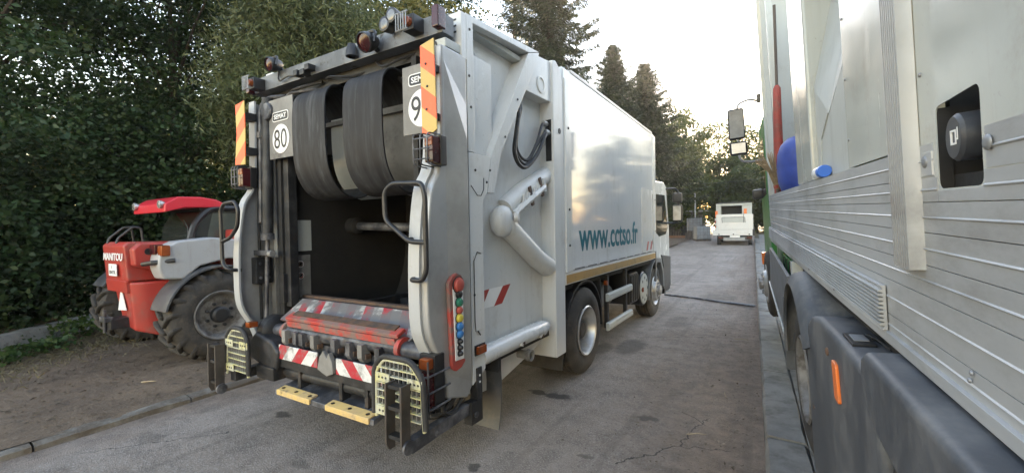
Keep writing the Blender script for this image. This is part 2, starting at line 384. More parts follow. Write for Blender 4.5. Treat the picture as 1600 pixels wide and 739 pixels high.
def dirt_material(name, a, b, c):
    k = NT(name)
    v = k.coord()
    base = k.mix(k.noise(v, 1.1, 7, 0.65, 0.36, 0.66), a, b)
    base = k.mix(k.math('MULTIPLY', k.noise(v, 5, 9, 0.72, 0.5, 0.68), 0.8), base, c)
    base = k.mix(k.math('MULTIPLY', k.noise(v, 38, 5, 0.75, 0.52, 0.68), 0.6), base, (0.22, 0.18, 0.135))
    k.l(base, k.b.inputs['Base Color'])
    k.b.inputs['Roughness'].default_value = 0.92
    h = k.math('ADD', k.noise(v, 45, 6, 0.7), k.math('MULTIPLY', k.noise(v, 6, 6, 0.65), 2.5))
    k.bump(h, 0.9, 0.015)
    MATS[name] = k.m

road_material()
dirt_material('dirt', (0.160, 0.112, 0.072), (0.100, 0.069, 0.045), (0.052, 0.038, 0.027))
dirt_material('earth', (0.075, 0.070, 0.035), (0.05, 0.048, 0.026), (0.03, 0.03, 0.018))

# ------------------------------------------------------------------ mesh helpers
ORG = [Vector((0, 0, 0))]

class MB:
    def __init__(self):
        self.v = []; self.f = []
    def add(self, vs, fs):
        o = len(self.v)
        self.v += [tuple(p) for p in vs]
        self.f += [tuple(i + o for i in q) for q in fs]
        return self
    def box(self, x0, x1, y0, y1, z0, z1, rot=None, piv=None):
        vs = [Vector((x, y, z)) for z in (z0, z1) for y in (y0, y1) for x in (x0, x1)]
        if rot is not None:
            c = Vector(piv) if piv is not None else Vector(((x0 + x1) / 2, (y0 + y1) / 2, (z0 + z1) / 2))
            vs = [c + rot @ (p - c) for p in vs]
        return self.add(vs, [(0, 2, 3, 1), (4, 5, 7, 6), (0, 1, 5, 4), (2, 6, 7, 3), (0, 4, 6, 2), (1, 3, 7, 5)])
    def prism(self, poly, axis, a, b):
        """poly: 2-D points; axis 'x': poly=(y,z), 'y': poly=(x,z), 'z': poly=(x,y)"""
        n = len(poly)
        def mk(p, t):
            return {'x': (t, p[0], p[1]), 'y': (p[0], t, p[1]), 'z': (p[0], p[1], t)}[axis]
        vs = [mk(p, a) for p in poly] + [mk(p, b) for p in poly]
        fs = [tuple(range(n)), tuple(range(2 * n - 1, n - 1, -1))]
        fs += [(i, i + n, (i + 1) % n + n, (i + 1) % n) for i in range(n)]
        return self.add(vs, fs)
    def strip(self, path, axis, a, b, thick=0.0):
        """ribbon that follows path in 2-D and is wide along axis; thick gives it real depth"""
        n = len(path)
        out = []
        for i in range(n):
            p0 = Vector(path[max(0, i - 1)]); p1 = Vector(path[min(n - 1, i + 1)])
            d = (p1 - p0).normalized()
            nn = Vector((-d.y, d.x)) * thick
            out.append((path[i][0] + nn.x, path[i][1] + nn.y))
        return self.prism(list(path) + out[::-1], axis, a, b)
    def tube(self, pts, r, n=10, caps=True):
        pts = [Vector(p) for p in pts]
        m = len(pts)
        rs = r if isinstance(r, (list, tuple)) else [r] * m
        vs = []; fs = []
        prev = None
        for i, p in enumerate(pts):
            d = (pts[min(i + 1, m - 1)] - pts[max(i - 1, 0)])
            if d.length < 1e-9: d = Vector((0, 0, 1))
            d.normalize()
            if prev is None:
                a = Vector((0, 0, 1)) if abs(d.z) < 0.9 else Vector((1, 0, 0))
                u = d.cross(a).normalized()
            else:
                u = (prev - d * prev.dot(d)).normalized()
            prev = u
            w = d.cross(u)
            for k in range(n):
                t = 2 * math.pi * k / n
                vs.append(p + (u * math.cos(t) + w * math.sin(t)) * rs[i])
        for i in range(m - 1):
            for k in range(n):
                fs.append((i * n + k, i * n + (k + 1) % n, (i + 1) * n + (k + 1) % n, (i + 1) * n + k))
        if caps:
            fs.append(tuple(range(n - 1, -1, -1)))
            fs.append(tuple((m - 1) * n + k for k in range(n)))
        return self.add(vs, fs)
    def lathe(self, prof, origin, axis='x', n=32, mat3=None, caps=True):
        """prof: (radius, height along axis)"""
        o = Vector(origin)
        ax = {'x': (Vector((1, 0, 0)), Vector((0, 1, 0)), Vector((0, 0, 1))),
              'y': (Vector((0, 1, 0)), Vector((0, 0, 1)), Vector((1, 0, 0))),
              'z': (Vector((0, 0, 1)), Vector((1, 0, 0)), Vector((0, 1, 0)))}[axis]
        vs = []; fs = []
        for (r, h) in prof:
            for k in range(n):
                t = 2 * math.pi * k / n
                q = ax[0] * h + (ax[1] * math.cos(t) + ax[2] * math.sin(t)) * r
                if mat3 is not None: q = mat3 @ q
                vs.append(o + q)
        for i in range(len(prof) - 1):
            for k in range(n):
                fs.append((i * n + k, i * n + (k + 1) % n, (i + 1) * n + (k + 1) % n, (i + 1) * n + k))
        if caps and prof[0][0] > 1e-4: fs.append(tuple(range(n - 1, -1, -1)))
        if caps and prof[-1][0] > 1e-4: fs.append(tuple((len(prof) - 1) * n + k for k in range(n)))
        return self.add(vs, fs)
    def mesh(self, name, bevel=0.0, seg=2, smooth=True, ang=35):
        me = bpy.data.meshes.new(name)
        o = ORG[0]
        me.from_pydata([(p[0] - o.x, p[1] - o.y, p[2] - o.z) for p in self.v], [], self.f)
        bm = bmesh.new()
        bm.from_mesh(me)
        bmesh.ops.remove_doubles(bm, verts=bm.verts, dist=1e-5)
        bmesh.ops.recalc_face_normals(bm, faces=bm.faces)
        if bevel > 0:
            es = [e for e in bm.edges if len(e.link_faces) == 2 and e.calc_face_angle(0) > 0.6]
            bmesh.ops.bevel(bm, geom=es, offset=bevel, segments=seg, profile=0.6, affect='EDGES', clamp_overlap=True)
        bm.to_mesh(me)
        bm.free()
        if smooth:
            me.polygons.foreach_set('use_smooth', [True] * len(me.polygons))
            me.set_sharp_from_angle(angle=R_(max(ang, 50) if bevel > 0 else ang))
        return me
    def build(self, name, m, parent=None, bevel=0.0, seg=2, smooth=True, ang=35, label=None, kind=None):
        me = self.mesh(name, bevel, seg, smooth, ang)
        ob = link(name, me, m, parent, label=label, kind=kind)
        if bevel > 0 and smooth:
            wnm = ob.modifiers.new('weighted_normals', 'WEIGHTED_NORMAL')
            wnm.keep_sharp = True; wnm.weight = 80
        return ob

def link(name, me, m, parent=None, label=None, kind=None, loc=None):
    if m is not None and len(me.materials) == 0:
        me.materials.append(MATS[m])
    ob = bpy.data.objects.new(name, me)
    COL.objects.link(ob)
    if parent is not None: ob.parent = parent
    if loc is not None: ob.location = loc
    if label: ob['label'] = label
    if kind: ob['kind'] = kind
    return ob

def thing(name, label, cat, loc=(0, 0, 0), rot=(0, 0, 0), group=None):
    e = bpy.data.objects.new(name, None)
    e.empty_display_size = 0.2
    COL.objects.link(e)
    e.location = loc; e.rotation_euler = rot
    e['label'] = label; e['category'] = cat
    if group: e['group'] = group
    return e

def tag(o, label, cat, group=None):
    o['label'] = label; o['category'] = cat
    if group: o['group'] = group
    return o

def struct(o):
    o['kind'] = 'structure'
    return o

def box(name, m, parent, x0, x1, y0, y1, z0, z1, bevel=0.006, rot=None, **kw):
    return MB().box(x0, x1, y0, y1, z0, z1, rot).build(name, m, parent, bevel, **kw)

def tube(name, m, parent, pts, r, n=10, **kw):
    return MB().tube(pts, r, n).build(name, m, parent, **kw)

def smooth_path(pts, k=6):
    """Catmull-Rom through the points"""
    P = [Vector(p) for p in pts]
    out = []
    for i in range(len(P) - 1):
        a = P[max(i - 1, 0)]; b = P[i]; c = P[i + 1]; d = P[min(i + 2, len(P) - 1)]
        for j in range(k):
            t = j / k
            out.append(0.5 * ((2 * b) + (c - a) * t + (2 * a - 5 * b + 4 * c - d) * t * t + (3 * b - a - 3 * c + d) * t ** 3))
    out.append(P[-1])
    return out

def smooth2(pts, k=5):
    return [(p.x, p.y) for p in smooth_path([(a, b, 0) for a, b in pts], k)]

def fillet(pts, r, k=5):
    """round the inner corners of a polyline"""
    P = [Vector(p) for p in pts]
    out = [P[0]]
    for i in range(1, len(P) - 1):
        a, b, c = P[i - 1], P[i], P[i + 1]
        d1 = (a - b); d2 = (c - b)
        q = min(r, d1.length * 0.45, d2.length * 0.45)
        p1 = b + d1.normalized() * q; p2 = b + d2.normalized() * q
        for j in range(k + 1):
            t = j / k
            out.append((1 - t) ** 2 * p1 + 2 * t * (1 - t) * b + t * t * p2)
    out.append(P[-1])
    return out

def text_part(name, body, m, parent, origin, xdir, ydir, height=None, width=None, bold=0.0, thick=0.002, label=None):
    """flat lettering: origin = left end of the baseline, xdir/ydir = reading and up directions, fitted to width and height"""
    cu = bpy.data.curves.new(name, 'FONT')
    cu.body = body
    cu.offset = bold
    cu.extrude = 0.02
    cu.resolution_u = 4
    tmp = bpy.data.objects.new(name, cu)
    COL.objects.link(tmp)
    dg = bpy.context.evaluated_depsgraph_get()
    me = bpy.data.meshes.new_from_object(tmp.evaluated_get(dg))
    bpy.data.objects.remove(tmp); bpy.data.curves.remove(cu)
    co = np.empty(len(me.vertices) * 3); me.vertices.foreach_get('co', co); co = co.reshape(-1, 3)
    mn = co.min(0); mx = co.max(0)
    sx = width / (mx[0] - mn[0]) if width else None
    sy = height / (mx[1] - mn[1]) if height else None
    if sx is None: sx = sy
    if sy is None: sy = sx
    X = np.array(xdir, float); Y = np.array(ydir, float); X /= np.linalg.norm(X); Y /= np.linalg.norm(Y)
    Z = np.cross(X, Y)
    O = np.array(origin, float) - np.array(ORG[0])
    out = O + np.outer((co[:, 0] - mn[0]) * sx, X) + np.outer((co[:, 1] - mn[1]) * sy, Y) + np.outer((co[:, 2] - mn[2]) / 0.04 * thick, Z)
    me.vertices.foreach_set('co', out.ravel())
    me.materials.clear()
    me.update()
    return link(name, me, m, parent, label=label)

def grid_mesh(name, xs, ys, zf):
    xs = np.asarray(xs); ys = np.asarray(ys)
    vs = [(x, y, zf(x, y)) for y in ys for x in xs]
    nx = len(xs)
    fs = [(j * nx + i, j * nx + i + 1, (j + 1) * nx + i + 1, (j + 1) * nx + i) for j in range(len(ys) - 1) for i in range(nx - 1)]
    me = bpy.data.meshes.new(name)
    me.from_pydata(vs, [], fs)
    me.polygons.foreach_set('use_smooth', [True] * len(me.polygons))
    return me

def vnoise(x, y, s=1.0, seed=0):
    return (math.sin(x * 1.7 * s + seed) * math.cos(y * 1.3 * s + seed * 1.7) + 0.6 * math.sin(x * 3.9 * s + y * 2.7 * s + seed * 2.1) + 0.35 * math.sin(x * 8.3 * s - y * 7.1 * s + seed)) / 1.95

def zg(y):
    """the road climbs gently beyond the parked trucks"""
    t = max(0.0, y - 9.0)
    return 0.033 * t * t / (t + 6.0)

# ------------------------------------------------------------------ ground, road, verge, kerbs
KX = -5.31
def kerb_right(y):
    return -0.04 - 0.0312 * (y - 3.54)

ys_far = list(np.arange(-8, 30, 0.5)) + list(np.arange(30, 90, 3)) + [100, 130, 180, 240]
struct(link('ground', grid_mesh('ground', [-240, -120, -60, -40, -30, -22, -16, -12, -8, -4, 0, 2, 4, 8, 16, 30, 60, 120, 240], [-240, -120, -60, -30, -15] + ys_far,
     lambda x, y: zg(min(y, 140)) - 0.06 + (0.25 * max(0, min(1, (-x - 11) / 6)))), 'earth'))
rd = grid_mesh('road', np.linspace(0, 1, 15), list(np.arange(-8, 40, 0.4)) + [41, 43, 46, 50, 56, 64], lambda x, y: 0)
for v in rd.vertices:
    y = v.co.y
    xl = KX if y < 30 else KX - (y - 30) * 0.25
    xr = kerb_right(y)
    t = v.co.x
    v.co.x = xl + (xr - xl) * t
    v.co.z = zg(y) + 0.012 * math.sin(t * math.pi) + 0.006 * vnoise(v.co.x, y, 0.8)
struct(link('road', rd, 'road_asphalt'))
vg = grid_mesh('dirt_verge', np.linspace(-13, KX - 0.07, 44), list(np.arange(-4, 10, 0.18)) + list(np.arange(10, 40, 1.0)),
     lambda x, y: zg(y) + 0.045 + 0.02 * vnoise(x, y, 0.9, 3) + 0.012 * vnoise(x, y, 3.1, 5) + 0.05 * max(0, (-x - 9.5) / 3))
struct(link('dirt_verge', vg, 'dirt'))

def kerb_row(name, m, x_of, y0, y1, wid, h, step, mat_side=1, seedv=0):
    rs = random.Random(seedv)
    k0 = MB().box(x_of(y0) - wid * 0.45, x_of(y0) + wid * 0.45, y0, y0 + 0.4, -0.05, 0.0).build(name, m)
    struct(k0)
    y = y0
    while y < y1:
        L = step * rs.uniform(0.85, 1.2)
        a, b = x_of(y), x_of(y + L)
        mb = MB()
        n = 7
        vs = []
        lift = rs.uniform(-0.012, 0.012)
        for i in range(n):
            t = i / (n - 1)
            yy = y + 0.008 + (L - 0.016) * t
            xx = a + (b - a) * t
            zz = zg(yy) + lift
            j = lambda s: rs.uniform(-s, s)
            for (dx, dz) in ((-wid / 2, -0.1), (wid / 2, -0.1), (wid / 2, h * 0.72), (wid / 2 - 0.03, h), (-wid / 2 + 0.02, h), (-wid / 2, h * 0.8)):
                vs.append((xx + dx + j(0.008), yy, zz + dz + j(0.012)))
        fs = [tuple(range(5, -1, -1)), tuple(range((n - 1) * 6, n * 6))]
        for i in range(n - 1):
            for q in range(6):
                fs.append((i * 6 + q, i * 6 + (q + 1) % 6, (i + 1) * 6 + (q + 1) % 6, (i + 1) * 6 + q))
        mb.add(vs, fs)
        mb.build('kerb_stone', m, k0, ang=50)
        y += L
    return k0

kerb_row('kerb_left', 'kerb_dirty', lambda y: KX - 0.07 + 0.015 * math.sin(y * 1.7), -3.0, 24, 0.15, 0.062, 1.25, seedv=3)
pv = grid_mesh('pavement', np.linspace(0, 1, 8), list(np.arange(-4, 40, 0.5)), lambda x, y: 0)
for v in pv.vertices:
    y = v.co.y
    v.co.x = kerb_right(y) + 0.28 + v.co.x * 3.6
    v.co.z = zg(y) + 0.135 + 0.004 * vnoise(v.co.x, y, 2)
struct(link('pavement', pv, 'concrete'))
kerb_row('kerb_right', 'concrete', lambda y: kerb_right(y) + 0.145, -2.0, 34, 0.29, 0.14, 1.9, seedv=8)
# heavy concrete kerb beyond the dirt, left
bigk = lambda y: -10.15 - 0.80 * (y - 1.42)
def big_kerb():
    p0 = Vector((-9.2, 0.25, 0)); p1 = Vector((-11.6, 3.35, 0))
    d = (p1 - p0); L = d.length; d.normalize(); nrm = Vector((d.y, -d.x, 0))
    k0 = None
    rs = random.Random(5)
    s = -2.2
    while s < L:
        ln = 1.45
        mb = MB()
        prof = [(-0.16, -0.1), (0.16, -0.1), (0.15, 0.24), (0.11, 0.30), (-0.12, 0.30), (-0.15, 0.25)]
        n = 8; vs = []
        for i in range(n):
            t = s + 0.01 + (ln - 0.02) * i / (n - 1)
            c = p0 + d * t
            for (a, b) in prof:
                q = c - nrm * a
                vs.append((q.x + rs.uniform(-.008, .008), q.y + rs.uniform(-.008, .008), b + rs.uniform(-.010, .010)))
        fs = [tuple(range(5, -1, -1)), tuple(range((n - 1) * 6, n * 6))]
        for i in range(n - 1):
            for q in range(6):
                fs.append((i * 6 + q, i * 6 + (q + 1) % 6, (i + 1) * 6 + (q + 1) % 6, (i + 1) * 6 + q))
        mb.add(vs, fs)
        if k0 is None:
            k0 = struct(mb.build('concrete_kerb', 'concrete_pale', ang=50))
        else:
            mb.build('kerb_stone', 'concrete_pale', k0, ang=50)
        s += ln
big_kerb()

# ================================================================== wheels
def road_wheel(parent, c, s, R=0.52, W=0.31, style='dish', tread=True, rim_m='chrome'):
    """c = centre of the outer face; s = +1 when the outer face looks to +x"""
    cx, cy, cz = c
    rr = R * 0.56
    prof = [(rr, -0.02), (rr + 0.03, 0.0), (R * 0.80, 0.012), (R * 0.92, -0.004), (R * 0.975, -0.03)]
    gz = [(-0.045, 0), (-0.075, 0), (-0.078, 1), (-0.088, 1), (-0.091, 0), (-0.125, 0), (-0.128, 1), (-0.140, 1), (-0.143, 0), (-0.18, 0), (-0.183, 1), (-0.195, 1), (-0.198, 0), (-0.235, 0), (-0.238, 1), (-0.248, 1), (-0.251, 0), (-0.27, 0)]
    prof += [(R - (0.014 if g else 0.0), h * W / 0.31) for h, g in gz]
    prof += [(R * 0.96, -W * 0.95), (R * 0.8, -W), (rr, -W + 0.02)]
    w = MB().lathe([(r, s * h) for r, h in prof], (cx, cy, cz), 'x', 56, caps=False).build('wheel', 'tread_rubber', parent, ang=30)
    # shoulder lugs, one joined ring per tyre
    if tread:
        mb = MB()
        n = 48
        for i in range(n):
            a = 2 * math.pi * i / n
            rot = Matrix.Rotation(a, 3, 'X')
            q = []
            for (hx, ang, r0) in ((-0.022, -0.028, R * 0.955), (-0.022, 0.028, R * 0.955), (-0.062, 0.034, R + 0.006), (-0.062, -0.022, R + 0.006),
                                  (-0.062, -0.022, R * 0.95), (-0.062, 0.034, R * 0.95)):
                p = Vector((s * hx, 0, 0)) + rot @ Vector((0, math.sin(ang) * r0, math.cos(ang) * r0))
                q.append(Vector((cx, cy, cz)) + p)
            mb.add(q, [(0, 1, 2, 3), (3, 2, 5, 4), (0, 3, 4), (1, 5, 2)])
        mb.build('shoulder_lugs', 'tread_rubber', w, kind='stuff')
    if style == 'dish':
        rp = [(rr + 0.012, 0.004), (rr - 0.002, 0.016), (rr - 0.018, 0.004), (rr - 0.03, -0.03), (rr - 0.042, -0.10), (rr - 0.055, -0.16)]
        MB().lathe([(r, s * h) for r, h in rp], (cx, cy, cz), 'x', 48, caps=False).build('rim', rim_m, w, ang=30)
        MB().lathe([(rr - 0.05, s * -0.155), (rr - 0.09, s * -0.185), (0.17, s * -0.16), (0.14, s * -0.16), (0.0, s * -0.16)], (cx, cy, cz), 'x', 40, caps=False).build('wheel_disc', 'rim_dark', w, ang=30)
        MB().lathe([(0.115, s * -0.16), (0.115, s * -0.08), (0.09, s * -0.05), (0, s * -0.05)], (cx, cy, cz), 'x', 24).build('hub', 'rim_dark', w, ang=30)
        nx0, nx1 = -0.17, -0.13
    else:
        rp = [(rr + 0.012, 0.004), (rr - 0.002, 0.016), (rr - 0.018, 0.0), (rr - 0.035, -0.04), (rr - 0.06, -0.035), (0.20, 0.05), (0.165, 0.062), (0.13, 0.06), (0.0, 0.06)]
        MB().lathe([(r, s * h) for r, h in rp], (cx, cy, cz), 'x', 48, caps=False).build('rim', 'chrome', w, ang=30)
        MB().lathe([(0.10, s * 0.055), (0.10, s * 0.11), (0.07, s * 0.125), (0, s * 0.125)], (cx, cy, cz), 'x', 24).build('hub', 'rim_grey', w, ang=30)
        nx0, nx1 = 0.05, 0.085
    nut = MB().lathe([(0.016, 0), (0.016, s * (nx1 - nx0)), (0.0, s * (nx1 - nx0))], (0, 0, 0), 'x', 6)
    o = ORG[0].copy(); ORG[0] = Vector((0, 0, 0)); nm = nut.mesh('wheel_nut'); ORG[0] = o
    nm.materials.append(MATS['rim_grey'])
    for i in range(10):
        a = 2 * math.pi * i / 10
        link('wheel_nut', nm, None, w, loc=(cx + s * nx0 - o.x, cy + 0.15 * math.cos(a) - o.y, cz + 0.15 * math.sin(a) - o.z))
    return w

# ================================================================== the white refuse truck
ORG[0] = Vector((-3.18, 5.0, 0.0))
T = thing('garbage_truck', 'white refuse collection truck with open rear hopper, parked on the road beside the red telehandler', 'garbage truck', ORG[0])
SX = -1.93

# --- container body
body = MB().box(-4.43, SX - 0.005, 4.28, 8.50, 1.30, 3.56).build('container', 'container_paint', T, 0.025, 3)
box('container_sill', 'white_paint_dirty', T, -4.42, SX + 0.002, 4.28, 8.52, 1.165, 1.298, 0.01)
box('gold_strip', 'gold_tape', T, SX + 0.0025, SX + 0.006, 4.30, 8.50, 1.18, 1.275, 0)
box('rear_lip', 'white_paint', T, -2.1, SX + 0.012, 4.30, 4.46, 1.30, 3.44, 0.012)
box('rear_lip', 'white_paint', T, -4.44, -4.3, 4.30, 4.46, 1.30, 3.44, 0.012)
box('front_post', 'white_paint', T, -2.1, SX + 0.014, 8.35, 8.56, 1.30, 3.53, 0.03)
box('roof_rail', 'silver', T, -2.0, SX + 0.003, 4.5, 8.34, 3.545, 3.585, 0.01)
for i in range(9):
    y0 = 4.55 + i * 0.42
    box('drain_slot', 'sign_black', T, SX - 0.005, SX - 0.003, y0, y0 + 0.30, 1.315, 1.327, 0)
for (y, z) in ((4.38, 2.0), (4.38, 2.9), (4.38, 1.6), (8.46, 2.3), (8.46, 1.7)):
    MB().lathe([(0.016, 0), (0.013, 0.008), (0, 0.010)], (SX + 0.012, y, z), 'x', 10).build('rivet', 'dark_steel', T)
dr = box('side_door', 'white_paint', T, SX - 0.006, SX + 0.006, 7.53, 8.32, 1.33, 2.47, 0.004)
box('door_hinge', 'silver', dr, SX + 0.006, SX + 0.016, 8.27, 8.31, 2.30, 2.40, 0.003)
box('door_hinge', 'silver', dr, SX + 0.006, SX + 0.016, 8.27, 8.31, 1.45, 1.55, 0.003)
for (a, b) in ((7.80, 7.93), (8.07, 8.20)):
    MB().prism([(a, 1.36), (a + 0.10, 1.36), (a + 0.20, 1.52), (a + 0.10, 1.52)], 'x', SX + 0.0062, SX + 0.0075).build('red_stripe', 'red_paint', dr)
text_part('web_address', 'www.cctso.fr', 'logo_teal', T, (SX - 0.004, 4.68, 1.515), (0, 1, 0), (0, 0, 1), height=0.365, width=2.58, bold=0.018, thick=0.002,
          label='teal lettering reading www.cctso.fr')

# --- pillar between tailgate and container
MB().prism([(4.03, 0.43), (4.27, 0.43), (4.27, 3.38), (4.22, 3.50), (4.10, 3.56), (4.03, 3.54)], 'x', -2.3, SX).build('corner_pillar', 'white_paint_dirty', T, 0.015, 2)
MB().prism([(4.03, 0.43), (4.27, 0.43), (4.27, 3.38), (4.22, 3.50), (4.10, 3.56), (4.03, 3.54)], 'x', -4.43, -4.06).build('corner_pillar', 'white_paint_dirty', T, 0.015, 2)
MB().lathe([(0.030, 0), (0.030, 0.006), (0.018, 0.008), (0, 0.002)], (SX, 4.17, 2.83), 'x', 14).build('grommet', 'dark_steel', T)

# --- tailgate right side: base sheet, raised frame pieces
RX = -2.09
box('side_sheet', 'white_paint_dirty', T, RX - 0.06, RX, 2.60, 4.03, 0.78, 3.44, 0)
box('side_sheet', 'white_paint_dirty', T, -4.42, -4.30, 2.45, 4.03, 0.78, 3.42, 0)
fr = MB().prism([(2.56, 0.62), (2.73, 0.70), (2.73, 2.02), (2.80, 2.09), (2.86, 2.38), (2.56, 2.38)], 'x', RX - 0.03, SX).build('lower_frame', 'white_paint_dirty', T, 0.006, 2)
MB().prism([(2.56, 2.384), (2.645, 2.384), (2.645, 3.362), (3.52, 3.442), (3.735, 3.517), (2.56, 3.408)], 'x', RX - 0.03, SX).build('upper_frame', 'white_paint', T, 0.006, 2)
MB().prism([(3.524, 3.440), (3.742, 3.515), (3.70, 3.42), (3.02, 2.44), (2.91, 2.09), (2.808, 2.09), (2.864, 2.384), (2.90, 2.45)], 'x', RX - 0.03, SX - 0.003).build('sloping_rib', 'white_paint', T, 0.006, 2)
MB().prism([(3.50, 3.095), (3.92, 3.105), (4.03, 3.11), (4.03, 3.53), (3.76, 3.50)], 'x', RX - 0.03, SX - 0.03).build('top_gusset', 'white_paint', T, 0.008, 2)
MB().lathe([(0.085, 0), (0.085, 0.010), (0.065, 0.012), (0.060, 0.003), (0, 0.003)], (SX - 0.03, 3.81, 3.23), 'x', 24).build('round_cap', 'white_paint_dirty', T, ang=30)
cv = box('access_cover', 'white_paint', T, RX, -2.0, 2.67, 2.985, 2.40, 3.17, 0.006)
for (y, z) in ((2.69, 2.45), (2.69, 2.78), (2.69, 3.11)):
    MB().lathe([(0.010, 0), (0.008, 0.006), (0, 0.007)], (-2.0, y, z), 'x', 8).build('bolt', 'dark_steel', cv)
MB().lathe([(0.085, 0), (0.085, 0.03), (0.07, 0.035), (0, 0.035)], (RX, 2.78, 3.17), 'x', 24).build('air_vent', 'grey_paint', T, ang=30)
for (y, z) in ((2.60, 3.30), (2.60, 2.72), (2.60, 1.30), (2.64, 2.25), (2.84, 2.27), (2.79, 2.17), (3.08, 2.58), (3.3, 2.95), (2.585, 2.95)):
    MB().lathe([(0.011, 0), (0.009, 0.006), (0, 0.007)], (SX, y, z), 'x', 8).build('bolt', 'dark_steel', T)
# narrow locker door with its seam and latches on the rear strip
ld = box('locker_door', 'white_paint_dirty', T, SX - 0.001, SX + 0.004, 2.60, 2.722, 1.02, 1.60, 0.003)
tube('seam_gasket', 'cable', ld, [(SX + 0.004, 2.605, 1.02), (SX + 0.004, 2.596, 1.10), (SX + 0.004, 2.596, 1.56), (SX + 0.004, 2.64, 1.625), (SX + 0.004, 2.69, 1.61)], 0.0035, 6)
tube('latch_tongue', 'dark_steel', ld, [(SX + 0.006, 2.66, 0.985), (SX + 0.008, 2.625, 1.02)], 0.006, 6)
tube('cover_seam', 'cable', T, [(SX + 0.001, 2.58, 2.13), (SX + 0.001, 2.66, 2.06), (SX + 0.001, 2.71, 2.06), (SX + 0.001, 2.745, 2.11), (SX + 0.001, 2.75, 2.2)], 0.0035, 6)
MB().lathe([(0.028, 0), (0.028, 0.002), (0, 0.002)], (RX, 2.79, 1.56), 'x', 18).build('round_sticker', 'sign_white', T)
# red and white decal on the recessed sheet
for (a, m_) in ((0.0, 'red_paint'), (0.30, 'red_paint')):
    MB().prism([(2.80 + a, 1.12), (2.80 + a + 0.13, 1.125), (2.80 + a + 0.28, 1.285), (2.80 + a + 0.15, 1.28)] if a else [(2.80, 1.12), (2.91, 1.125), (3.03, 1.28), (2.80, 1.275)], 'x', RX + 0.0005, RX + 0.002).build('red_stripe', m_, T)
MB().prism([(2.912, 1.125), (3.098, 1.121), (3.248, 1.281), (3.032, 1.281)], 'x', RX + 0.0005, RX + 0.0015).build('white_stripe', 'sign_white', T)
# rounded arm housings: lower arm, ball joint, torn upper housing
MB().lathe([(0.0, -0.02), (0.09, 0.0), (0.135, 0.05), (0.142, 0.09), (0.13, 0.125), (0.085, 0.15), (0.0, 0.155)], (RX - 0.02, 3.16, 1.865), 'x', 32).build('joint_cover', 'white_paint_dirty', T, ang=60)
MB().tube([(-2.05, 3.20, 1.86), (-2.02, 3.78, 1.49), (-2.02, 4.0, 1.395), (-2.03, 4.075, 1.365)], [0.095, 0.098, 0.105, 0.075], 20).build('lower_arm_cover', 'white_paint_dirty', T, ang=24)
MB().tube(smooth_path([(-2.06, 3.24, 1.98), (-2.05, 3.50, 2.13), (-2.04, 3.80, 2.26), (-2.05, 4.06, 2.36)], 5), 0.088, 18).build('upper_arm_cover', 'white_paint_dirty', T, ang=60)
tj = MB().tube(smooth_path([(-1.965, 3.27, 1.93), (-1.955, 3.45, 2.03), (-1.95, 3.66, 2.13), (-1.955, 3.86, 2.22)], 5), [0.03, 0.034, 0.028, 0.036, 0.03, 0.038, 0.03, 0.04, 0.032, 0.04, 0.03, 0.036, 0.028, 0.034, 0.026, 0.02], 7).build('torn_edge', 'white_paint_dirty', T, ang=20)
rs = random.Random(4)
for i in range(7):
    t = i / 6
    p = Vector((-1.955, 3.42 + 0.42 * t, 2.0 + 0.2 * t))
    r = Matrix.Rotation(R_(rs.uniform(-25, 25)), 3, 'X')
    MB().box(p.x - 0.004, p.x + 0.012, p.y - 0.02, p.y + 0.025, p.z - rs.uniform(0.03, 0.06), p.z + rs.uniform(0.08, 0.15), r).build('torn_flap', 'rust' if i in (2, 5) else 'white_paint_dirty', T, 0.002)
MB().lathe([(0.045, 0), (0.045, 0.03), (0.035, 0.038), (0, 0.038)], (-1.955, 3.26, 1.90), 'x', 16, Matrix.Rotation(0.3, 3, 'Z')).build('pin_cap', 'white_paint_dirty', T, ang=30)
# hydraulic hoses in the pocket, and the slot they enter
hs = box('hose_slot', 'hopper_dark', T, -2.02, SX - 0.028 + 0.002, 4.0295 - 0.004, 4.033, 2.50, 2.93, 0)
H1 = [(-2.05, 3.52, 3.02), (-2.0, 3.44, 2.88), (-1.99, 3.37, 2.68), (-1.99, 3.33, 2.50), (-1.98, 3.40, 2.385), (-1.97, 3.53, 2.385), (-1.96, 3.72, 2.53), (-1.96, 3.88, 2.72), (-1.99, 4.0, 2.79), (-2.0, 4.06, 2.79)]
H2 = [(-2.05, 3.52, 3.02), (-2.01, 3.46, 2.90), (-2.01, 3.42, 2.70), (-2.01, 3.40, 2.55), (-2.0, 3.48, 2.46), (-1.99, 3.60, 2.47), (-1.98, 3.76, 2.66), (-1.99, 3.88, 2.84), (-2.01, 3.99, 2.88), (-2.02, 4.06, 2.88)]
H3 = [(-2.05, 3.53, 3.0), (-2.0, 3.48, 2.92), (-2.0, 3.41, 2.75), (-2.0, 3.345, 2.56), (-2.0, 3.44, 2.44), (-1.99, 3.56, 2.42), (-1.985, 3.74, 2.60), (-1.98, 3.9, 2.76), (-2.0, 4.01, 2.84), (-2.01, 4.06, 2.84)]
for H, r in ((H1, 0.020), (H2, 0.015), (H3, 0.013)):
    tube('hydraulic_hose', 'cable', T, smooth_path(H, 6), r, 8)
for p in ((-1.985, 3.985, 2.79), (-2.0, 3.97, 2.88)):
    MB().lathe([(0.026, -0.04), (0.030, -0.01), (0.030, 0.02), (0.022, 0.05)], p, 'y', 8).build('hose_fitting', 'chrome', T)
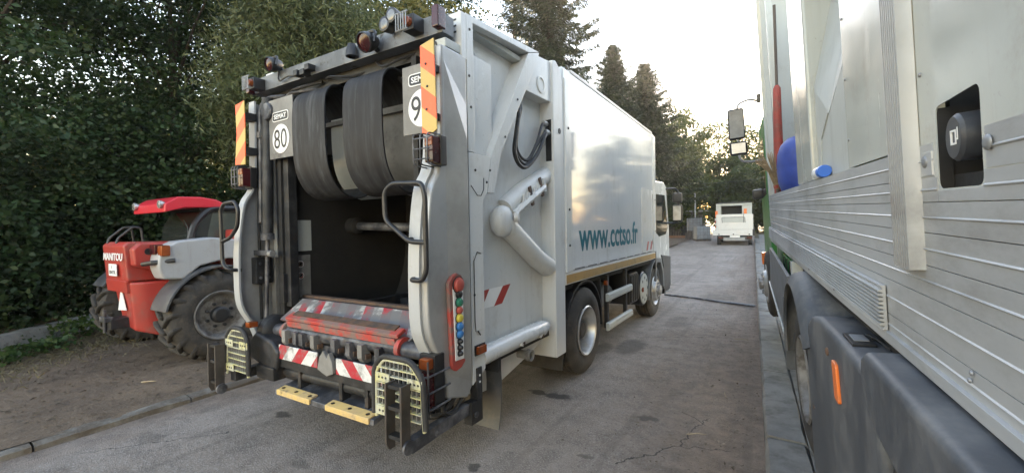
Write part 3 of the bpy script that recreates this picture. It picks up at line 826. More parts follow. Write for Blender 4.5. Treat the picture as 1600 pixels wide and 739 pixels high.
# pipe rail, skirt, exhaust stub, bracket below
MB().tube([(-2.0, 2.735, 0.775), (-2.0, 3.4, 0.785), (-1.99, 3.80, 0.79), (-2.0, 3.92, 0.79)], [0.075, 0.075, 0.078, 0.05], 18).build('lower_rail', 'white_paint', T, ang=60)
for i, y in enumerate((3.28, 3.31, 3.66, 3.70)):
    MB().box(-1.945, -1.925, y, y + 0.05, 0.735, 0.765, Matrix.Rotation(R_(-20 + 25 * i), 3, 'X')).build('torn_flap', 'rust' if i % 2 else 'white_paint_dirty', T, 0.002)
MB().prism([(2.74, 0.70), (4.03, 0.76), (4.03, 0.60), (3.72, 0.52), (3.1, 0.40), (2.9, 0.42), (2.74, 0.46)], 'x', -2.13, -2.10).build('skirt_plate', 'white_paint_dirty', T, 0.004)
MB().lathe([(0.038, 0), (0.042, 0.10), (0.055, 0.102), (0.055, 0.15), (0.043, 0.15), (0.040, 0.05), (0.0, 0.05)], (-2.10, 3.52, 0.59), 'x', 18).build('drain_stub', 'plate_grey', T, ang=30)
MB().strip([(2.96, 0.72), (2.98, 0.50), (2.97, 0.30), (2.93, 0.12)], 'x', -2.32, -1.95, 0.012).build('mudflap', 'guard_black', T)
box('mudflap_bracket', 'dark_steel', T, -2.34, -1.95, 2.94, 2.985, 0.60, 0.74, 0.004)
pp = box('perforated_post', 'dark_steel', T, SX - 0.06, SX + 0.012, 2.60, 2.665, 0.33, 0.74, 0.004)
for i in range(7):
    MB().lathe([(0.009, 0), (0.009, 0.003), (0, 0.003)], (SX + 0.012, 2.632, 0.38 + i * 0.05), 'x', 8).build('post_hole', 'sign_white' if i > 4 else 'sign_black', pp)
box('side_marker', 'orange_lens', T, SX, SX + 0.035, 2.595, 2.705, 0.845, 0.905, 0.008, label='orange side marker light')
box('marker_base', 'black_plastic', T, SX - 0.001, SX + 0.012, 2.585, 2.715, 0.835, 0.915, 0.004)

# --- rear wings: curved flange profile in the y-z plane
prof = [(2.27, 3.08), (2.26, 2.45), (2.23, 2.22), (2.15, 2.07), (2.10, 1.75), (2.085, 1.40), (2.10, 1.12), (2.19, 0.93), (2.25, 0.76), (2.27, 0.62)]
pr = smooth2(prof, 5)
wing = pr + [(2.50, 0.55), (2.555, 0.62), (2.555, 3.08)]
MB().prism(wing, 'x', -2.00, SX).build('rear_wing', 'silver', T, 0.022, 3, ang=50)
MB().strip(pr[::1], 'x', -2.085, -1.985, -0.02).build('wing_flange', 'grey_white', T, 0.004, ang=50)
MB().prism(wing, 'x', -4.43, -4.36).build('rear_wing', 'silver', T, 0.02, 3, ang=50)
MB().strip(pr, 'x', -4.375, -4.28, -0.02).build('wing_flange', 'grey_white', T, 0.004, ang=50)
# pointed stiffener on the right wing, warm in the low light
MB().add([(SX, 2.29, 2.98), (SX, 2.545, 2.72), (SX + 0.055, 2.47, 2.45), (SX + 0.055, 2.47, 0.92), (SX, 2.545, 0.66), (SX, 2.30, 0.78), (SX + 0.05, 2.44, 0.95)],
        [(0, 1, 2), (1, 4, 3, 2), (0, 2, 3, 6, 5), (3, 4, 5, 6)]).build('wing_stiffener', 'silver', T, ang=20)
# top frame post with slots
tp = box('top_post', 'white_paint', T, -2.05, SX, 2.50, 2.56, 3.06, 3.40, 0.006)
for z in (3.25, 3.295, 3.34):
    box('slot', 'sign_black', tp, -2.01, -1.975, 2.4985, 2.4995, z, z + 0.014, 0)
box('top_post', 'white_paint', T, -4.43, -4.31, 2.50, 2.56, 3.06, 3.40, 0.006)

# --- control panel with buttons on the right wing
cpx = SX + 0.036
cp = MB().prism([(2.285, 0.83), (2.33, 0.80), (2.39, 0.815), (2.435, 0.85), (2.445, 1.43), (2.40, 1.475), (2.35, 1.495), (2.30, 1.475), (2.26, 1.43)], 'x', SX + 0.002, cpx).build('control_panel', 'red_worn', T, 0.012, 2, label='red framed panel with coloured push buttons')
MB().prism([(2.312, 0.88), (2.405, 0.875), (2.41, 1.40), (2.295, 1.41)], 'x', cpx, cpx + 0.006).build('button_plate', 'sign_white', cp, 0.004)
mat('btn_green', (0.02, 0.16, 0.10), rough=0.4); mat('btn_yellow', (0.55, 0.45, 0.06), rough=0.4); mat('btn_blue', (0.04, 0.17, 0.42), rough=0.4); mat('btn_red', (0.40, 0.08, 0.06), rough=0.4)
btn = [(1.41, 0.048, 'btn_red'), (1.345, 0.026, 'sign_black'), (1.287, 0.030, 'btn_green'), (1.232, 0.026, 'btn_red'), (1.177, 0.030, 'btn_yellow'), (1.118, 0.030, 'btn_blue'), (1.063, 0.028, 'btn_blue'), (1.012, 0.018, 'sign_black'), (0.968, 0.018, 'sign_black'), (0.925, 0.018, 'sign_black')]
for z, r, m_ in btn:
    b = MB().lathe([(r * 1.15, 0), (r * 1.15, 0.008), (r * 0.95, 0.010), (r * 0.9, 0.022), (r * 0.6, 0.028), (0, 0.029)], (cpx + 0.006, 2.353, z), 'x', 18).build('push_button', m_, cp, ang=40)
    MB().lathe([(r * 1.3, 0), (r * 1.3, 0.006), (r * 1.1, 0.007)], (cpx + 0.005, 2.353, z), 'x', 18).build('button_ring', 'black_plastic', b, ang=40)

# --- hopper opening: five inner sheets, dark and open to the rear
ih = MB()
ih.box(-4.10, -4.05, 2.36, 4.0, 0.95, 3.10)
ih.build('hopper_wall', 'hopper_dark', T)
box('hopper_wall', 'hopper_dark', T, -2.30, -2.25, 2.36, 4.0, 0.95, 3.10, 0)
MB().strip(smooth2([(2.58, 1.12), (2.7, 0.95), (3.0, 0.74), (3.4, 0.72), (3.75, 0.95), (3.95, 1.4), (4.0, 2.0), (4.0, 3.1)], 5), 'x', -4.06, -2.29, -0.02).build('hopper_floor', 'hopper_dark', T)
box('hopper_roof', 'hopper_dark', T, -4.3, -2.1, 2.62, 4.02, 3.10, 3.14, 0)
box('tailgate_roof', 'pale_paint', T, -4.42, -2.0, 2.57, 4.02, 3.36, 3.405, 0.01)
# columns between wing and opening (left and right)
box('column', 'dark_steel', T, -4.05, -3.965, 2.38, 2.47, 1.08, 3.08, 0.01)
box('column', 'dark_steel', T, -4.29, -4.10, 2.52, 2.60, 0.75, 3.1, 0.006)
box('column', 'plate_grey', T, -4.34, -4.26, 2.40, 2.50, 0.75, 1.55, 0.008)
box('column', 'dark_steel', T, -2.25, -2.07, 2.42, 2.56, 0.75, 3.1, 0.006)
# things on the left inner wall
box('wall_plate', 'pale_paint', T, -4.05, -4.043, 2.475, 2.66, 1.61, 1.92, 0.003)
lp = box('wall_panel', 'plate_grey', T, -4.05, -4.038, 2.475, 2.64, 1.10, 1.57, 0.004)
for z in (1.48, 1.365):
    st_ = MB().lathe([(0.034, 0), (0.034, 0.002), (0, 0.002)], (-4.038, 2.53, z), 'x', 20).build('warning_sticker', 'sign_white', lp)
    MB().lathe([(0.028, 0.002), (0.028, 0.003), (0.021, 0.003), (0.021, 0.002)], (-4.038, 2.53, z), 'x', 20).build('red_ring', 'red_worn', st_)
    MB().box(-4.0355, -4.0345, 2.512, 2.548, z - 0.006, z + 0.006, Matrix.Rotation(0.7, 3, 'X')).build('symbol', 'sign_black', st_)
# sill and worn striped edge
box('sill', 'worn_steel', T, -4.05, -2.25, 2.46, 2.60, 1.02, 1.140, 0.008)
box('sill_lip', 'rust', T, -4.05, -2.25, 2.54, 2.60, 1.1415, 1.17, 0.006)
MB().prism([(2.26, 0.97), (2.50, 1.143), (2.48, 1.152), (2.24, 0.99)], 'x', -3.93, -2.26).build('sill_apron', 'sill_stripes', T, 0.003)
# packer plates hanging behind the belts
for (a, b) in ((-3.62, -3.30), (-2.92, -2.42)):
    MB().strip(smooth2([(2.62, 2.98), (2.62, 2.6), (2.66, 2.35), (2.78, 2.18), (2.95, 2.12)], 5), 'x', a, b, 0.02).build('packer_plate', 'pale_paint' if a < -3 else 'plate_grey', T, 0.003)
box('packer_beam', 'dark_steel', T, -4.05, -2.25, 2.64, 2.80, 2.55, 2.98, 0.02)
box('packer_lip', 'plate_grey', T, -3.95, -2.28, 2.58, 2.66, 2.80, 2.84, 0.004)
tube('packer_rod', 'worn_steel', T, [(-4.04, 3.15, 1.86), (-2.3, 3.15, 1.80)], 0.045, 14)
MB().lathe([(0.09, 0), (0.09, 0.12), (0.06, 0.14), (0, 0.14)], (-4.04, 3.15, 1.86), 'x', 20).build('rod_boss', 'hopper_dark', T)
tube('packer_cylinder', 'dark_steel', T, [(-2.62, 2.9, 2.35), (-2.75, 3.0, 1.80)], 0.05, 12)
box('cylinder_clevis', 'worn_steel', T, -2.82, -2.70, 2.93, 3.03, 1.72, 1.84, 0.01)
# two hanging rubber belts (looped)
bp = [(2.70, 2.72), (2.60, 2.93), (2.47, 3.055), (2.36, 3.065), (2.285, 3.01), (2.25, 2.90), (2.243, 2.64), (2.255, 2.42), (2.295, 2.27), (2.38, 2.155), (2.50, 2.10), (2.64, 2.11), (2.76, 2.21), (2.80, 2.38)]
for (a, b, lb) in ((-3.655, -3.19, 'rubber belt nearest the 80 sign'), (-2.955, -2.50, 'rubber belt nearest the right hand reflector board')):
    MB().strip(smooth2(bp, 6), 'x', a, b, 0.014).build('rubber_belt', 'belt_rubber', T, 0.003, ang=60, label=lb)

# --- speed plates
sl = box('speed_plate', 'plate_grey', T, -4.12, -3.73, 2.30, 2.312, 2.50, 3.06, 0.004)
def speed_sign(cx, z, y, num):
    d = MB().lathe([(0.135, 0), (0.135, -0.004), (0.0, -0.004)], (cx, y, z), 'y', 36).build('speed_disc', 'sign_white', sl)
    text_part('speed_number', num, 'sign_black', d, (cx - 0.105, y - 0.0045, z - 0.09), (1, 0, 0), (0, 0, 1), height=0.18, width=0.205, bold=0.0, thick=0.0015)
    MB().prism(fillet_loop([(cx - 0.13, z + 0.165), (cx + 0.13, z + 0.165), (cx + 0.13, z + 0.255), (cx - 0.13, z + 0.255)], 0.03), 'y', y - 0.004, y).build('maker_badge', 'sign_white', d)
    MB().prism(fillet_loop([(cx - 0.122, z + 0.173), (cx + 0.122, z + 0.173), (cx + 0.122, z + 0.247), (cx - 0.122, z + 0.247)], 0.026), 'y', y - 0.0055, y - 0.004).build('badge_field', 'sign_black', d)
    text_part('badge_text', 'SEMAT', 'sign_white', d, (cx - 0.10, y - 0.0058, z + 0.188), (1, 0, 0), (0, 0, 1), height=0.044, width=0.20, bold=0.02, thick=0.001)
def fillet_loop(pts, r, k=4):
    n = len(pts); out = []
    for i in range(n):
        a, b, c = Vector(pts[i - 1]), Vector(pts[i]), Vector(pts[(i + 1) % n])
        p1 = b + (a - b).normalized() * r; p2 = b + (c - b).normalized() * r
        for j in range(k + 1):
            t = j / k
            q = (1 - t) ** 2 * p1 + 2 * t * (1 - t) * b + t * t * p2
            out.append((q.x, q.y))
    return out
speed_sign(-3.925, 2.68, 2.30, '80')
sl = box('speed_plate', 'plate_grey', T, -2.335, -2.06, 2.30, 2.312, 2.50, 3.00, 0.004)
speed_sign(-2.140, 2.68, 2.30, '90')

# --- reflector boards, tail lights
MB().prism([(-2.00, 3.03), (-1.88, 3.055), (-1.865, 2.46), (-1.91, 2.435), (-1.995, 2.44)], 'y', 2.135, 2.145).build('reflector_board', 'reflect_stripes_right', T, 0.003, label='orange and beige striped board')
MB().prism([(-4.40, 3.03), (-4.24, 3.05), (-4.235, 2.75), (-4.25, 2.45), (-4.43, 2.46), (-4.39, 2.75)], 'y', 2.135, 2.145).build('reflector_board', 'reflect_stripes_left', T, 0.003, label='orange and beige striped board')
for (x, z) in ((-1.95, 2.90), (-1.95, 2.60), (-1.94, 2.75)):
    MB().lathe([(0.009, 0), (0.007, -0.005), (0, -0.006)], (x, 2.135, z), 'y', 8).build('bolt', 'dark_steel', T)
box('board_bracket', 'dark_steel', T, -4.36, -4.26, 2.145, 2.26, 2.55, 2.62, 0.004)
box('board_bracket', 'dark_steel', T, -4.36, -4.26, 2.145, 2.26, 2.88, 2.95, 0.004)
box('board_bracket', 'dark_steel', T, -2.0, -1.95, 2.145, 2.28, 2.55, 2.60, 0.004)
box('board_bracket', 'dark_steel', T, -2.0, -1.95, 2.145, 2.28, 2.88, 2.93, 0.004)
def tail_light(x0, x1, z0, z1, y, out):
    t = box('tail_light', 'red_lens', T, x0, x1, y, y + 0.10, z0, z1, 0.012)
    box('amber_section', 'orange_lens', t, x0 + 0.004, x1 - 0.004, y - 0.004, y + 0.02, z1 - (z1 - z0) * 0.36, z1 - 0.006, 0.006)
    box('housing', 'black_plastic', t, x0 - 0.012, x1 + 0.012, y + 0.07, y + 0.13, z0 - 0.012, z1 + 0.012, 0.008)
    g = x0 - 0.03 if out < 0 else x0 - 0.06
    for i in range(3):
        xx = g + i * (x1 - g) / 2.2
        tube('guard_wire', 'worn_steel', t, fillet([(xx, y + 0.09, z1 + 0.02), (xx, y - 0.04, z1 + 0.015), (xx, y - 0.04, z0 - 0.015), (xx, y + 0.09, z0 - 0.02)], 0.03), 0.005, 6)
    for zz in (z0 + 0.02, (z0 + z1) / 2, z1 - 0.02):
        tube('guard_wire', 'worn_steel', t, [(g, y - 0.04, zz), (x1 + 0.005, y - 0.04, zz)], 0.005, 6)
tail_light(-1.965, -1.89, 2.245, 2.42, 2.12, 1)
tail_light(-4.36, -4.27, 2.245, 2.42, 2.12, -1)

# --- grab handles (black bent tubes)
hr = tube('grab_handle', 'black_plastic', T, fillet([(-2.04, 2.12, 1.475), (-2.02, 2.02, 1.475), (-1.91, 2.02, 1.475), (-1.875, 2.02, 1.54), (-1.875, 2.02, 2.02), (-1.90, 2.02, 2.10), (-2.17, 2.02, 2.115), (-2.245, 2.02, 2.06), (-2.24, 2.02, 1.87), (-2.02, 2.02, 1.725), (-1.875, 2.02, 1.72)], 0.05), 0.017, 10, ang=60)
tube('grab_handle', 'black_plastic', T, fillet([(-4.30, 2.10, 1.45), (-4.32, 1.99, 1.46), (-4.41, 1.99, 1.52), (-4.42, 1.99, 2.02), (-4.35, 1.99, 2.08), (-4.16, 1.99, 2.09), (-4.10, 1.99, 2.02), (-4.12, 1.99, 1.86), (-4.25, 1.99, 1.76), (-4.42, 1.99, 1.72)], 0.05), 0.017, 10, ang=60)
for (x, z) in ((-2.02, 2.105), (-2.05, 1.74)):
    tube('handle_mount', 'black_plastic', T, [(x, 2.02, z), (x, 2.16, z)], 0.014, 8)

# --- left hydraulic cylinder, pipes
tube('lift_cylinder', 'dark_steel', T, [(-4.17, 2.32, 3.10), (-4.20, 2.30, 1.78)], 0.052, 18, ang=60)
MB().lathe([(0.06, 0), (0.06, 0.06), (0.045, 0.07)], (-4.20, 2.30, 1.73), 'z', 18).build('cylinder_gland', 'worn_steel', T)
tube('piston_rod', 'worn_steel', T, [(-4.20, 2.30, 1.78), (-4.23, 2.28, 0.88)], 0.020, 12)
MB().lathe([(0.075, -0.03), (0.085, -0.02), (0.085, 0.02), (0.075, 0.03), (0.03, 0.035), (0, 0.035)], (-4.13, 2.30, 2.96), 'y', 20).build('cylinder_eye', 'worn_steel', T)
tube('hydraulic_pipe', 'worn_steel', T, fillet([(-4.02, 2.42, 3.12), (-4.20, 2.34, 3.12), (-4.27, 2.30, 3.02), (-4.275, 2.28, 1.9)], 0.08), 0.022, 10)
tube('hydraulic_pipe', 'dark_steel', T, [(-4.30, 2.30, 2.72), (-4.315, 2.28, 1.9), (-4.31, 2.28, 0.95)], 0.014, 8)
box('pipe_clamp', 'plate_grey', T, -4.33, -4.23, 2.26, 2.33, 2.72, 2.78, 0.006)
lk = box('lock_block', 'dark_steel', T, -4.36, -4.27, 2.22, 2.38, 1.30, 1.56, 0.012)
for (y, z) in ((2.26, 1.36), (2.34, 1.36), (2.26, 1.5), (2.34, 1.5)):
    MB().lathe([(0.014, 0), (0.014, 0.008), (0, 0.008)], (-4.27, y, z), 'x', 8).build('bolt', 'worn_steel', lk)
box('lock_arm', 'worn_steel', T, -4.35, -4.08, 2.24, 2.30, 1.58, 1.63, 0.006)
tube('lock_pin', 'chrome', T, [(-4.10, 2.26, 1.60), (-4.05, 2.26, 1.60)], 0.03, 12)
box('guide_rail', 'dark_steel', T, -4.17, -4.06, 2.38, 2.46, 0.72, 2.9, 0.008)
box('lock_block', 'dark_steel', T, -4.10, -4.02, 2.34, 2.44, 1.12, 1.4, 0.01)

# --- rear light beam at the top
bm_ = box('light_beam', 'beam_grey', T, -4.48, -1.965, 2.33, 2.46, 3.19, 3.33, 0.008)
box('beam_back', 'dark_steel', T, -4.4, -2.0, 2.44, 2.60, 3.10, 3.20, 0.006)
for (x, m_) in ((-4.44, 'red_lens'), (-1.985, 'red_lens')):
    box('end_light', m_, bm_, x - 0.03, x + 0.03, 2.27, 2.36, 3.19 if x < -3 else 3.21, 3.29 if x < -3 else 3.36, 0.012)
def round_lamp(x, z, y, r, tilt, m_, hood=True):
    rot = Matrix.Rotation(tilt, 3, 'X')
    l = MB().lathe([(0.0, 0.10), (r * 0.55, 0.095), (r * 0.85, 0.06), (r, 0.0), (r, -0.03), (r * 0.9, -0.035), (r * 0.88, -0.02)], (x, y, z), 'y', 24, rot).build('work_lamp', 'black_plastic', bm_, ang=40)
    MB().lathe([(r * 0.88, -0.022), (r * 0.5, -0.032), (0.0, -0.036)], (x, y, z), 'y', 24, rot).build('lens', m_, l)
    if hood:
        tube('lamp_bracket', 'black_plastic', l, fillet([(x - r * 1.12, y, z - 0.02), (x - r * 1.1, y + 0.02, z + r * 1.05), (x + r * 1.1, y + 0.02, z + r * 1.05), (x + r * 1.12, y, z - 0.02)], 0.05), 0.012, 6)
        tube('lamp_stalk', 'dark_steel', l, [(x, y + 0.05, z), (x, y + 0.11, z - 0.03)], 0.02, 8)
round_lamp(-3.98, 3.37, 2.26, 0.065, R_(15), 'red_lens')
round_lamp(-2.62, 3.235, 2.22, 0.075, R_(25), 'red_lens')
# double spot lamp shaped like an eight
d8 = MB()
d8.lathe([(0.0, 0.07), (0.045, 0.06), (0.055, 0), (0.055, -0.02), (0.048, -0.022)], (-2.44, 2.25, 3.33), 'y', 20)
twin = d8.build('twin_spot_lamp', 'black_plastic', bm_, ang=40)
MB().lathe([(0.048, -0.018), (0.03, -0.026), (0, -0.028)], (-2.44, 2.25, 3.33), 'y', 20).build('lens', 'lamp_glass', twin)
t2 = MB().lathe([(0.0, 0.07), (0.045, 0.06), (0.055, 0), (0.055, -0.02), (0.048, -0.022)], (-2.365, 2.25, 3.375), 'y', 20).build('lamp_bowl', 'black_plastic', twin, ang=40)
MB().lathe([(0.048, -0.018), (0.03, -0.026), (0, -0.028)], (-2.365, 2.25, 3.375), 'y', 20).build('lens', 'lamp_glass', twin)
tube('lamp_stalk', 'dark_steel', twin, [(-2.40, 2.28, 3.33), (-2.36, 2.34, 3.30), (-2.30, 2.36, 3.29)], 0.014, 8)
# caged lamps
def caged(x, z):
    c = box('caged_lamp', 'black_plastic', bm_, x - 0.02, x + 0.085, 2.22, 2.33, z - 0.055, z + 0.055, 0.01)
    MB().lathe([(0.035, -0.02), (0.03, -0.05), (0, -0.055)], (x + 0.04, 2.24, z), 'y', 16).build('lens', 'orange_lens', c)
    for i in range(5):
        xx = x - 0.045 + i * 0.024
        tube('cage_bar', 'galvanised', c, [(xx, 2.18, z - 0.06), (xx, 2.18, z + 0.06)], 0.0045, 6)
    tube('cage_rim', 'galvanised', c, [(x - 0.055, 2.185, z + 0.06), (x + 0.06, 2.185, z + 0.06)], 0.006, 6)
    tube('cage_rim', 'galvanised', c, [(x - 0.055, 2.185, z - 0.06), (x + 0.06, 2.185, z - 0.06)], 0.006, 6)
caged(-2.22, 3.27); caged(-4.30, 3.24)
MB().lathe([(0.0, 0.06), (0.03, 0.05), (0.045, 0), (0.05, -0.05), (0.03, -0.055), (0.025, 0.0)], (-2.88, 2.29, 3.255), 'z', 14).build('reverse_buzzer', 'black_plastic', bm_, ang=40)
for (x, z) in ((-3.45, 3.245), (-3.52, 3.215), (-3.62, 3.225)):
    box('beam_bracket', 'dark_steel', bm_, x - 0.03, x + 0.03, 2.26, 2.34, z - 0.03, z + 0.02, 0.005)
tube('lamp_cable', 'cable', bm_, smooth_path([(-3.98, 2.33, 3.33), (-3.93, 2.30, 3.22), (-3.8, 2.31, 3.24), (-3.6, 2.315, 3.21)], 5), 0.008, 6)
tube('lamp_cable', 'cable', T, smooth_path([(-3.4, 2.42, 3.17), (-3.25, 2.36, 3.14), (-3.05, 2.42, 3.12), (-2.85, 2.46, 3.14)], 5), 0.011, 6)
tube('lamp_cable', 'cable', T, smooth_path([(-2.75, 2.42, 3.18), (-2.6, 2.36, 3.09), (-2.45, 2.40, 3.13), (-2.3, 2.46, 3.17)], 5), 0.010, 6)
tube('hydraulic_pipe', 'worn_steel', T, smooth_path([(-4.1, 2.46, 3.10), (-3.9, 2.38, 3.11), (-3.6, 2.40, 3.10), (-3.4, 2.5, 3.09)], 5), 0.016, 8)
tube('hydraulic_pipe', 'dark_steel', T, smooth_path([(-4.0, 2.44, 3.15), (-3.75, 2.36, 3.13), (-3.45, 2.42, 3.15)], 5), 0.014, 8)
mat('blue_hose', (0.10, 0.17, 0.26), (0.06, 0.09, 0.14), 8, rough=0.5)
for i in range(3):
    tube('wire_bundle', 'blue_hose' if i < 2 else 'cable', T, smooth_path([(-2.16 + i * 0.05, 2.42, 3.20), (-2.13 + i * 0.05, 2.34, 3.13), (-2.08 + i * 0.04, 2.38, 3.08), (-2.08 + i * 0.03, 2.48, 3.14 + 0.03 * i)], 5), 0.014, 8)
box('bracket_block', 'pale_paint', T, -2.04, -1.94, 2.33, 2.50, 3.085, 3.15, 0.01)
tube('vent_hose', 'cable', T, smooth_path([(-2.42, 2.62, 2.96), (-2.30, 2.55, 2.86), (-2.40, 2.52, 2.78), (-2.55, 2.56, 2.80)], 5), 0.013, 8)
tube('strut', 'dark_steel', T, [(-2.56, 2.50, 3.04), (-2.36, 2.56, 2.80)], 0.03, 6)

# --- bin lifter: shaft, red flap, teeth, striped bar
tube('lifter_shaft', 'worn_steel', T, [(-4.02, 2.22, 0.90), (-2.02, 2.22, 0.94)], 0.058, 20, ang=60)
for x in (-3.74, -2.30):
    MB().lathe([(0.06, -0.022), (0.082, -0.02), (0.082, 0.02), (0.06, 0.022)], (x, 2.22, 0.905 + (x + 4.02) * 0.02), 'x', 24).build('clamp_ring', 'red_worn', T, ang=30)
    MB().prism([(2.20, 0.97), (2.30, 1.02), (2.36, 0.98), (2.26, 0.90)], 'x', x - 0.018, x + 0.018).build('clamp_arm', 'red_worn', T, 0.006)
rf = MB().prism([(2.165, 1.020), (2.160, 1.046), (2.235, 1.082), (2.25, 1.060)], 'x', -3.70, -2.30).build('red_flap', 'red_worn', T, 0.004)
MB().prism([(2.195, 1.064), (2.190, 1.072), (2.245, 1.098), (2.253, 1.086)], 'x', -3.64, -2.36).build('flap_edge', 'rust', rf, 0.003)
MB().prism([(2.165, 0.965), (2.158, 1.017), (2.18, 1.017), (2.185, 0.965)], 'x', -3.68, -2.33).build('flap_skirt', 'red_worn', rf, 0.003)
box('comb_beam', 'worn_steel', T, -3.95, -2.30, 2.20, 2.30, 0.74, 0.85, 0.012)
rs = random.Random(9)
for i, x in enumerate((-3.66, -3.50, -3.41, -3.25, -2.98, -2.80, -2.66, -2.47)):
    tl = rs.uniform(-8, 8)
    MB().prism([(2.22, 0.80), (2.19, 0.915), (2.145, 0.945), (2.115, 0.94), (2.115, 0.84), (2.15, 0.79)], 'x', x - 0.026, x + 0.026).build('comb_tooth', 'worn_steel' if i % 3 else 'plate_grey', T, 0.004)
    box('tooth_bolt', 'rust', T, x + 0.032, x + 0.046, 2.14, 2.19, 0.83, 0.87, 0.003)
box('striped_bar', 'chevron_left', T, -3.68, -3.14, 2.085, 2.098, 0.70, 0.825, 0.004, label='red and white striped plate under the left teeth')
box('striped_bar', 'chevron_right', T, -2.90, -2.36, 2.085, 2.098, 0.69, 0.815, 0.004, label='red and white striped plate under the right teeth')
box('bar_backing', 'dark_steel', T, -3.90, -2.25, 2.10, 2.17, 0.62, 0.80, 0.01)
MB().prism([(-3.12, 0.70), (-3.09, 0.80), (-3.04, 0.86), (-3.0, 0.80), (-2.97, 0.85), (-2.93, 0.78), (-2.92, 0.69), (-3.0, 0.66)], 'y', 2.07, 2.11).build('latch_hook', 'plate_grey', T, 0.008)
MB().lathe([(0.14, -0.06), (0.15, -0.04), (0.15, 0.05), (0.10, 0.09), (0, 0.09)], (-4.0, 2.24, 0.88), 'x', 24).build('shaft_motor', 'dark_steel', T, ang=40)
MB().prism([(-4.12, 0.82), (-4.02, 0.90), (-3.75, 0.84), (-3.66, 0.76), (-3.70, 0.58), (-3.98, 0.62), (-4.14, 0.66)], 'y', 2.06, 2.20).build('lifter_block', 'dark_steel', T, 0.03, 3)
box('lifter_block', 'dark_steel', T, -3.98, -3.70, 2.04, 2.16, 0.50, 0.62, 0.02)
tube('under_tube', 'dark_steel', T, [(-3.9, 2.18, 0.56), (-2.2, 2.18, 0.58)], 0.05, 14)
box('rear_bumper', 'hopper_dark', T, -4.3, -2.05, 2.35, 2.48, 0.45, 0.72, 0.015)
tube('rear_crossbar', 'dark_steel', T, [(-4.15, 2.28, 0.48), (-2.1, 2.28, 0.48)], 0.045, 12)
for x in (-3.45, -2.9, -2.6):
    box('hanger', 'dark_steel', T, x - 0.02, x + 0.02, 2.12, 2.2, 0.44, 0.62, 0.006)
# --- footboard with two yellow grip strips
fb = MB().prism([(2.03, 0.415), (2.24, 0.455), (2.245, 0.485), (2.035, 0.455)], 'x', -3.66, -2.42).build('footboard', 'worn_steel', T, 0.006)
for (a, b) in ((-3.62, -3.16), (-2.96, -2.46)):
    g = MB().prism([(2.020, 0.418), (2.10, 0.445), (2.10, 0.478), (2.020, 0.462)], 'x', a, b).build('grip_strip', 'yellow_grip', fb, 0.006)
    for t in (0.1, 0.5, 0.9):
        MB().lathe([(0.016, 0.0), (0.016, 0.003), (0, 0.003)], (a + (b - a) * t, 2.058, 0.4705), 'z', 10).build('bolt_hole', 'sign_black', g)
# --- folded step grids with rubber rims
def step_grid(x0, x1, z0, z1, y, flip):
    rim_pts = [(x0, y, z0), (x0 + 0.005, y, z1 - 0.09), (x0 + 0.09, y, z1), (x1 - 0.12, y, z1), (x1 - 0.02, y, z1 - 0.10), (x1, y, z0 - 0.02)]
    if flip:
        rim_pts = [(x0 + x1 - p[0], p[1], p[2]) for p in rim_pts]
    s = tube('step_grid', 'rubber', T, fillet(rim_pts, 0.05), 0.020, 10, ang=60, label='yellow folded step with black rubber rim')
    frame_in = [(p[0] * 0.93 + (x0 + x1) / 2 * 0.07, p[1] + 0.004, p[2] - 0.02) for p in rim_pts]
    tube('step_frame', 'yellow_worn', s, fillet(frame_in, 0.04), 0.013, 8)
    n = 8
    for i in range(n):
        z = z0 + 0.015 + (z1 - z0 - 0.04) * i / (n - 1)
        k = 0.04 if i == n - 1 else 0.0
        box('step_bar', 'yellow_worn', s, x0 + 0.035 + k, x1 - 0.035 - k, y - 0.010, y + 0.022, z - 0.004, z + 0.004, 0.001)
    m_ = 11
    for i in range(m_):
        x = x0 + 0.04 + (x1 - x0 - 0.08) * i / (m_ - 1)
        e = 0.07 if i in (0, m_ - 1) else 0.0
        box('step_rod', 'plate_grey', s, x - 0.0035, x + 0.0035, y + 0.0, y + 0.02, z0 + 0.01, z1 - 0.03 - e, 0.0)
    for (a, z) in ((0.08, z0 + 0.03), (0.08, z0 + (z1 - z0) * 0.64), (0.70, z0 + (z1 - z0) * 0.64)):
        xx = x0 + (x1 - x0) * a
        q = box('step_plate', 'yellow_worn', s, xx, xx + 0.13, y - 0.018, y - 0.010, z - 0.025, z + 0.035, 0.003)
        for t in (0.25, 0.5, 0.75):
            MB().lathe([(0.008, 0), (0.008, -0.002), (0, -0.002)], (xx + 0.13 * t, y - 0.018, z + 0.005), 'y', 8).build('hole', 'sign_black', q)
    return s
sR = step_grid(-2.33, -1.86, 0.56, 0.96, 1.97, False)
sL = step_grid(-4.31, -3.92, 0.55, 0.95, 1.95, True)
def step_bracket(x, w, z0, z1, y, par):
    for dx in (0, w):
        MB().prism([(y - 0.045, z0 + 0.05), (y - 0.02, z0), (y + 0.03, z0), (y + 0.04, z1), (y - 0.04, z1)], 'x', x + dx - 0.008, x + dx + 0.008).build('bracket_side', 'bracket_steel', par, 0.003)
    for z in (z0 + 0.09, (z0 + z1) / 2 + 0.06, z1 - 0.02):
        box('bracket_web', 'dark_steel', par, x + 0.009, x + w - 0.009, y - 0.03, y + 0.03, z - 0.012, z + 0.012, 0.003)
    MB().lathe([(0.045, -0.01), (0.045, 0.012), (0.02, 0.016), (0, 0.016)], (x + w + 0.016, y, z0 + 0.04), 'x', 18).build('pivot', 'worn_steel', par, ang=30)
step_bracket(-2.10, 0.135, 0.40, 0.83, 1.90, sR)
step_bracket(-4.40, 0.13, 0.36, 0.80, 1.88, sL)
box('step_arm', 'worn_steel', T, -2.0, -1.935, 1.92, 2.58, 0.40, 0.485, 0.008, Matrix.Rotation(R_(2), 3, 'X'))
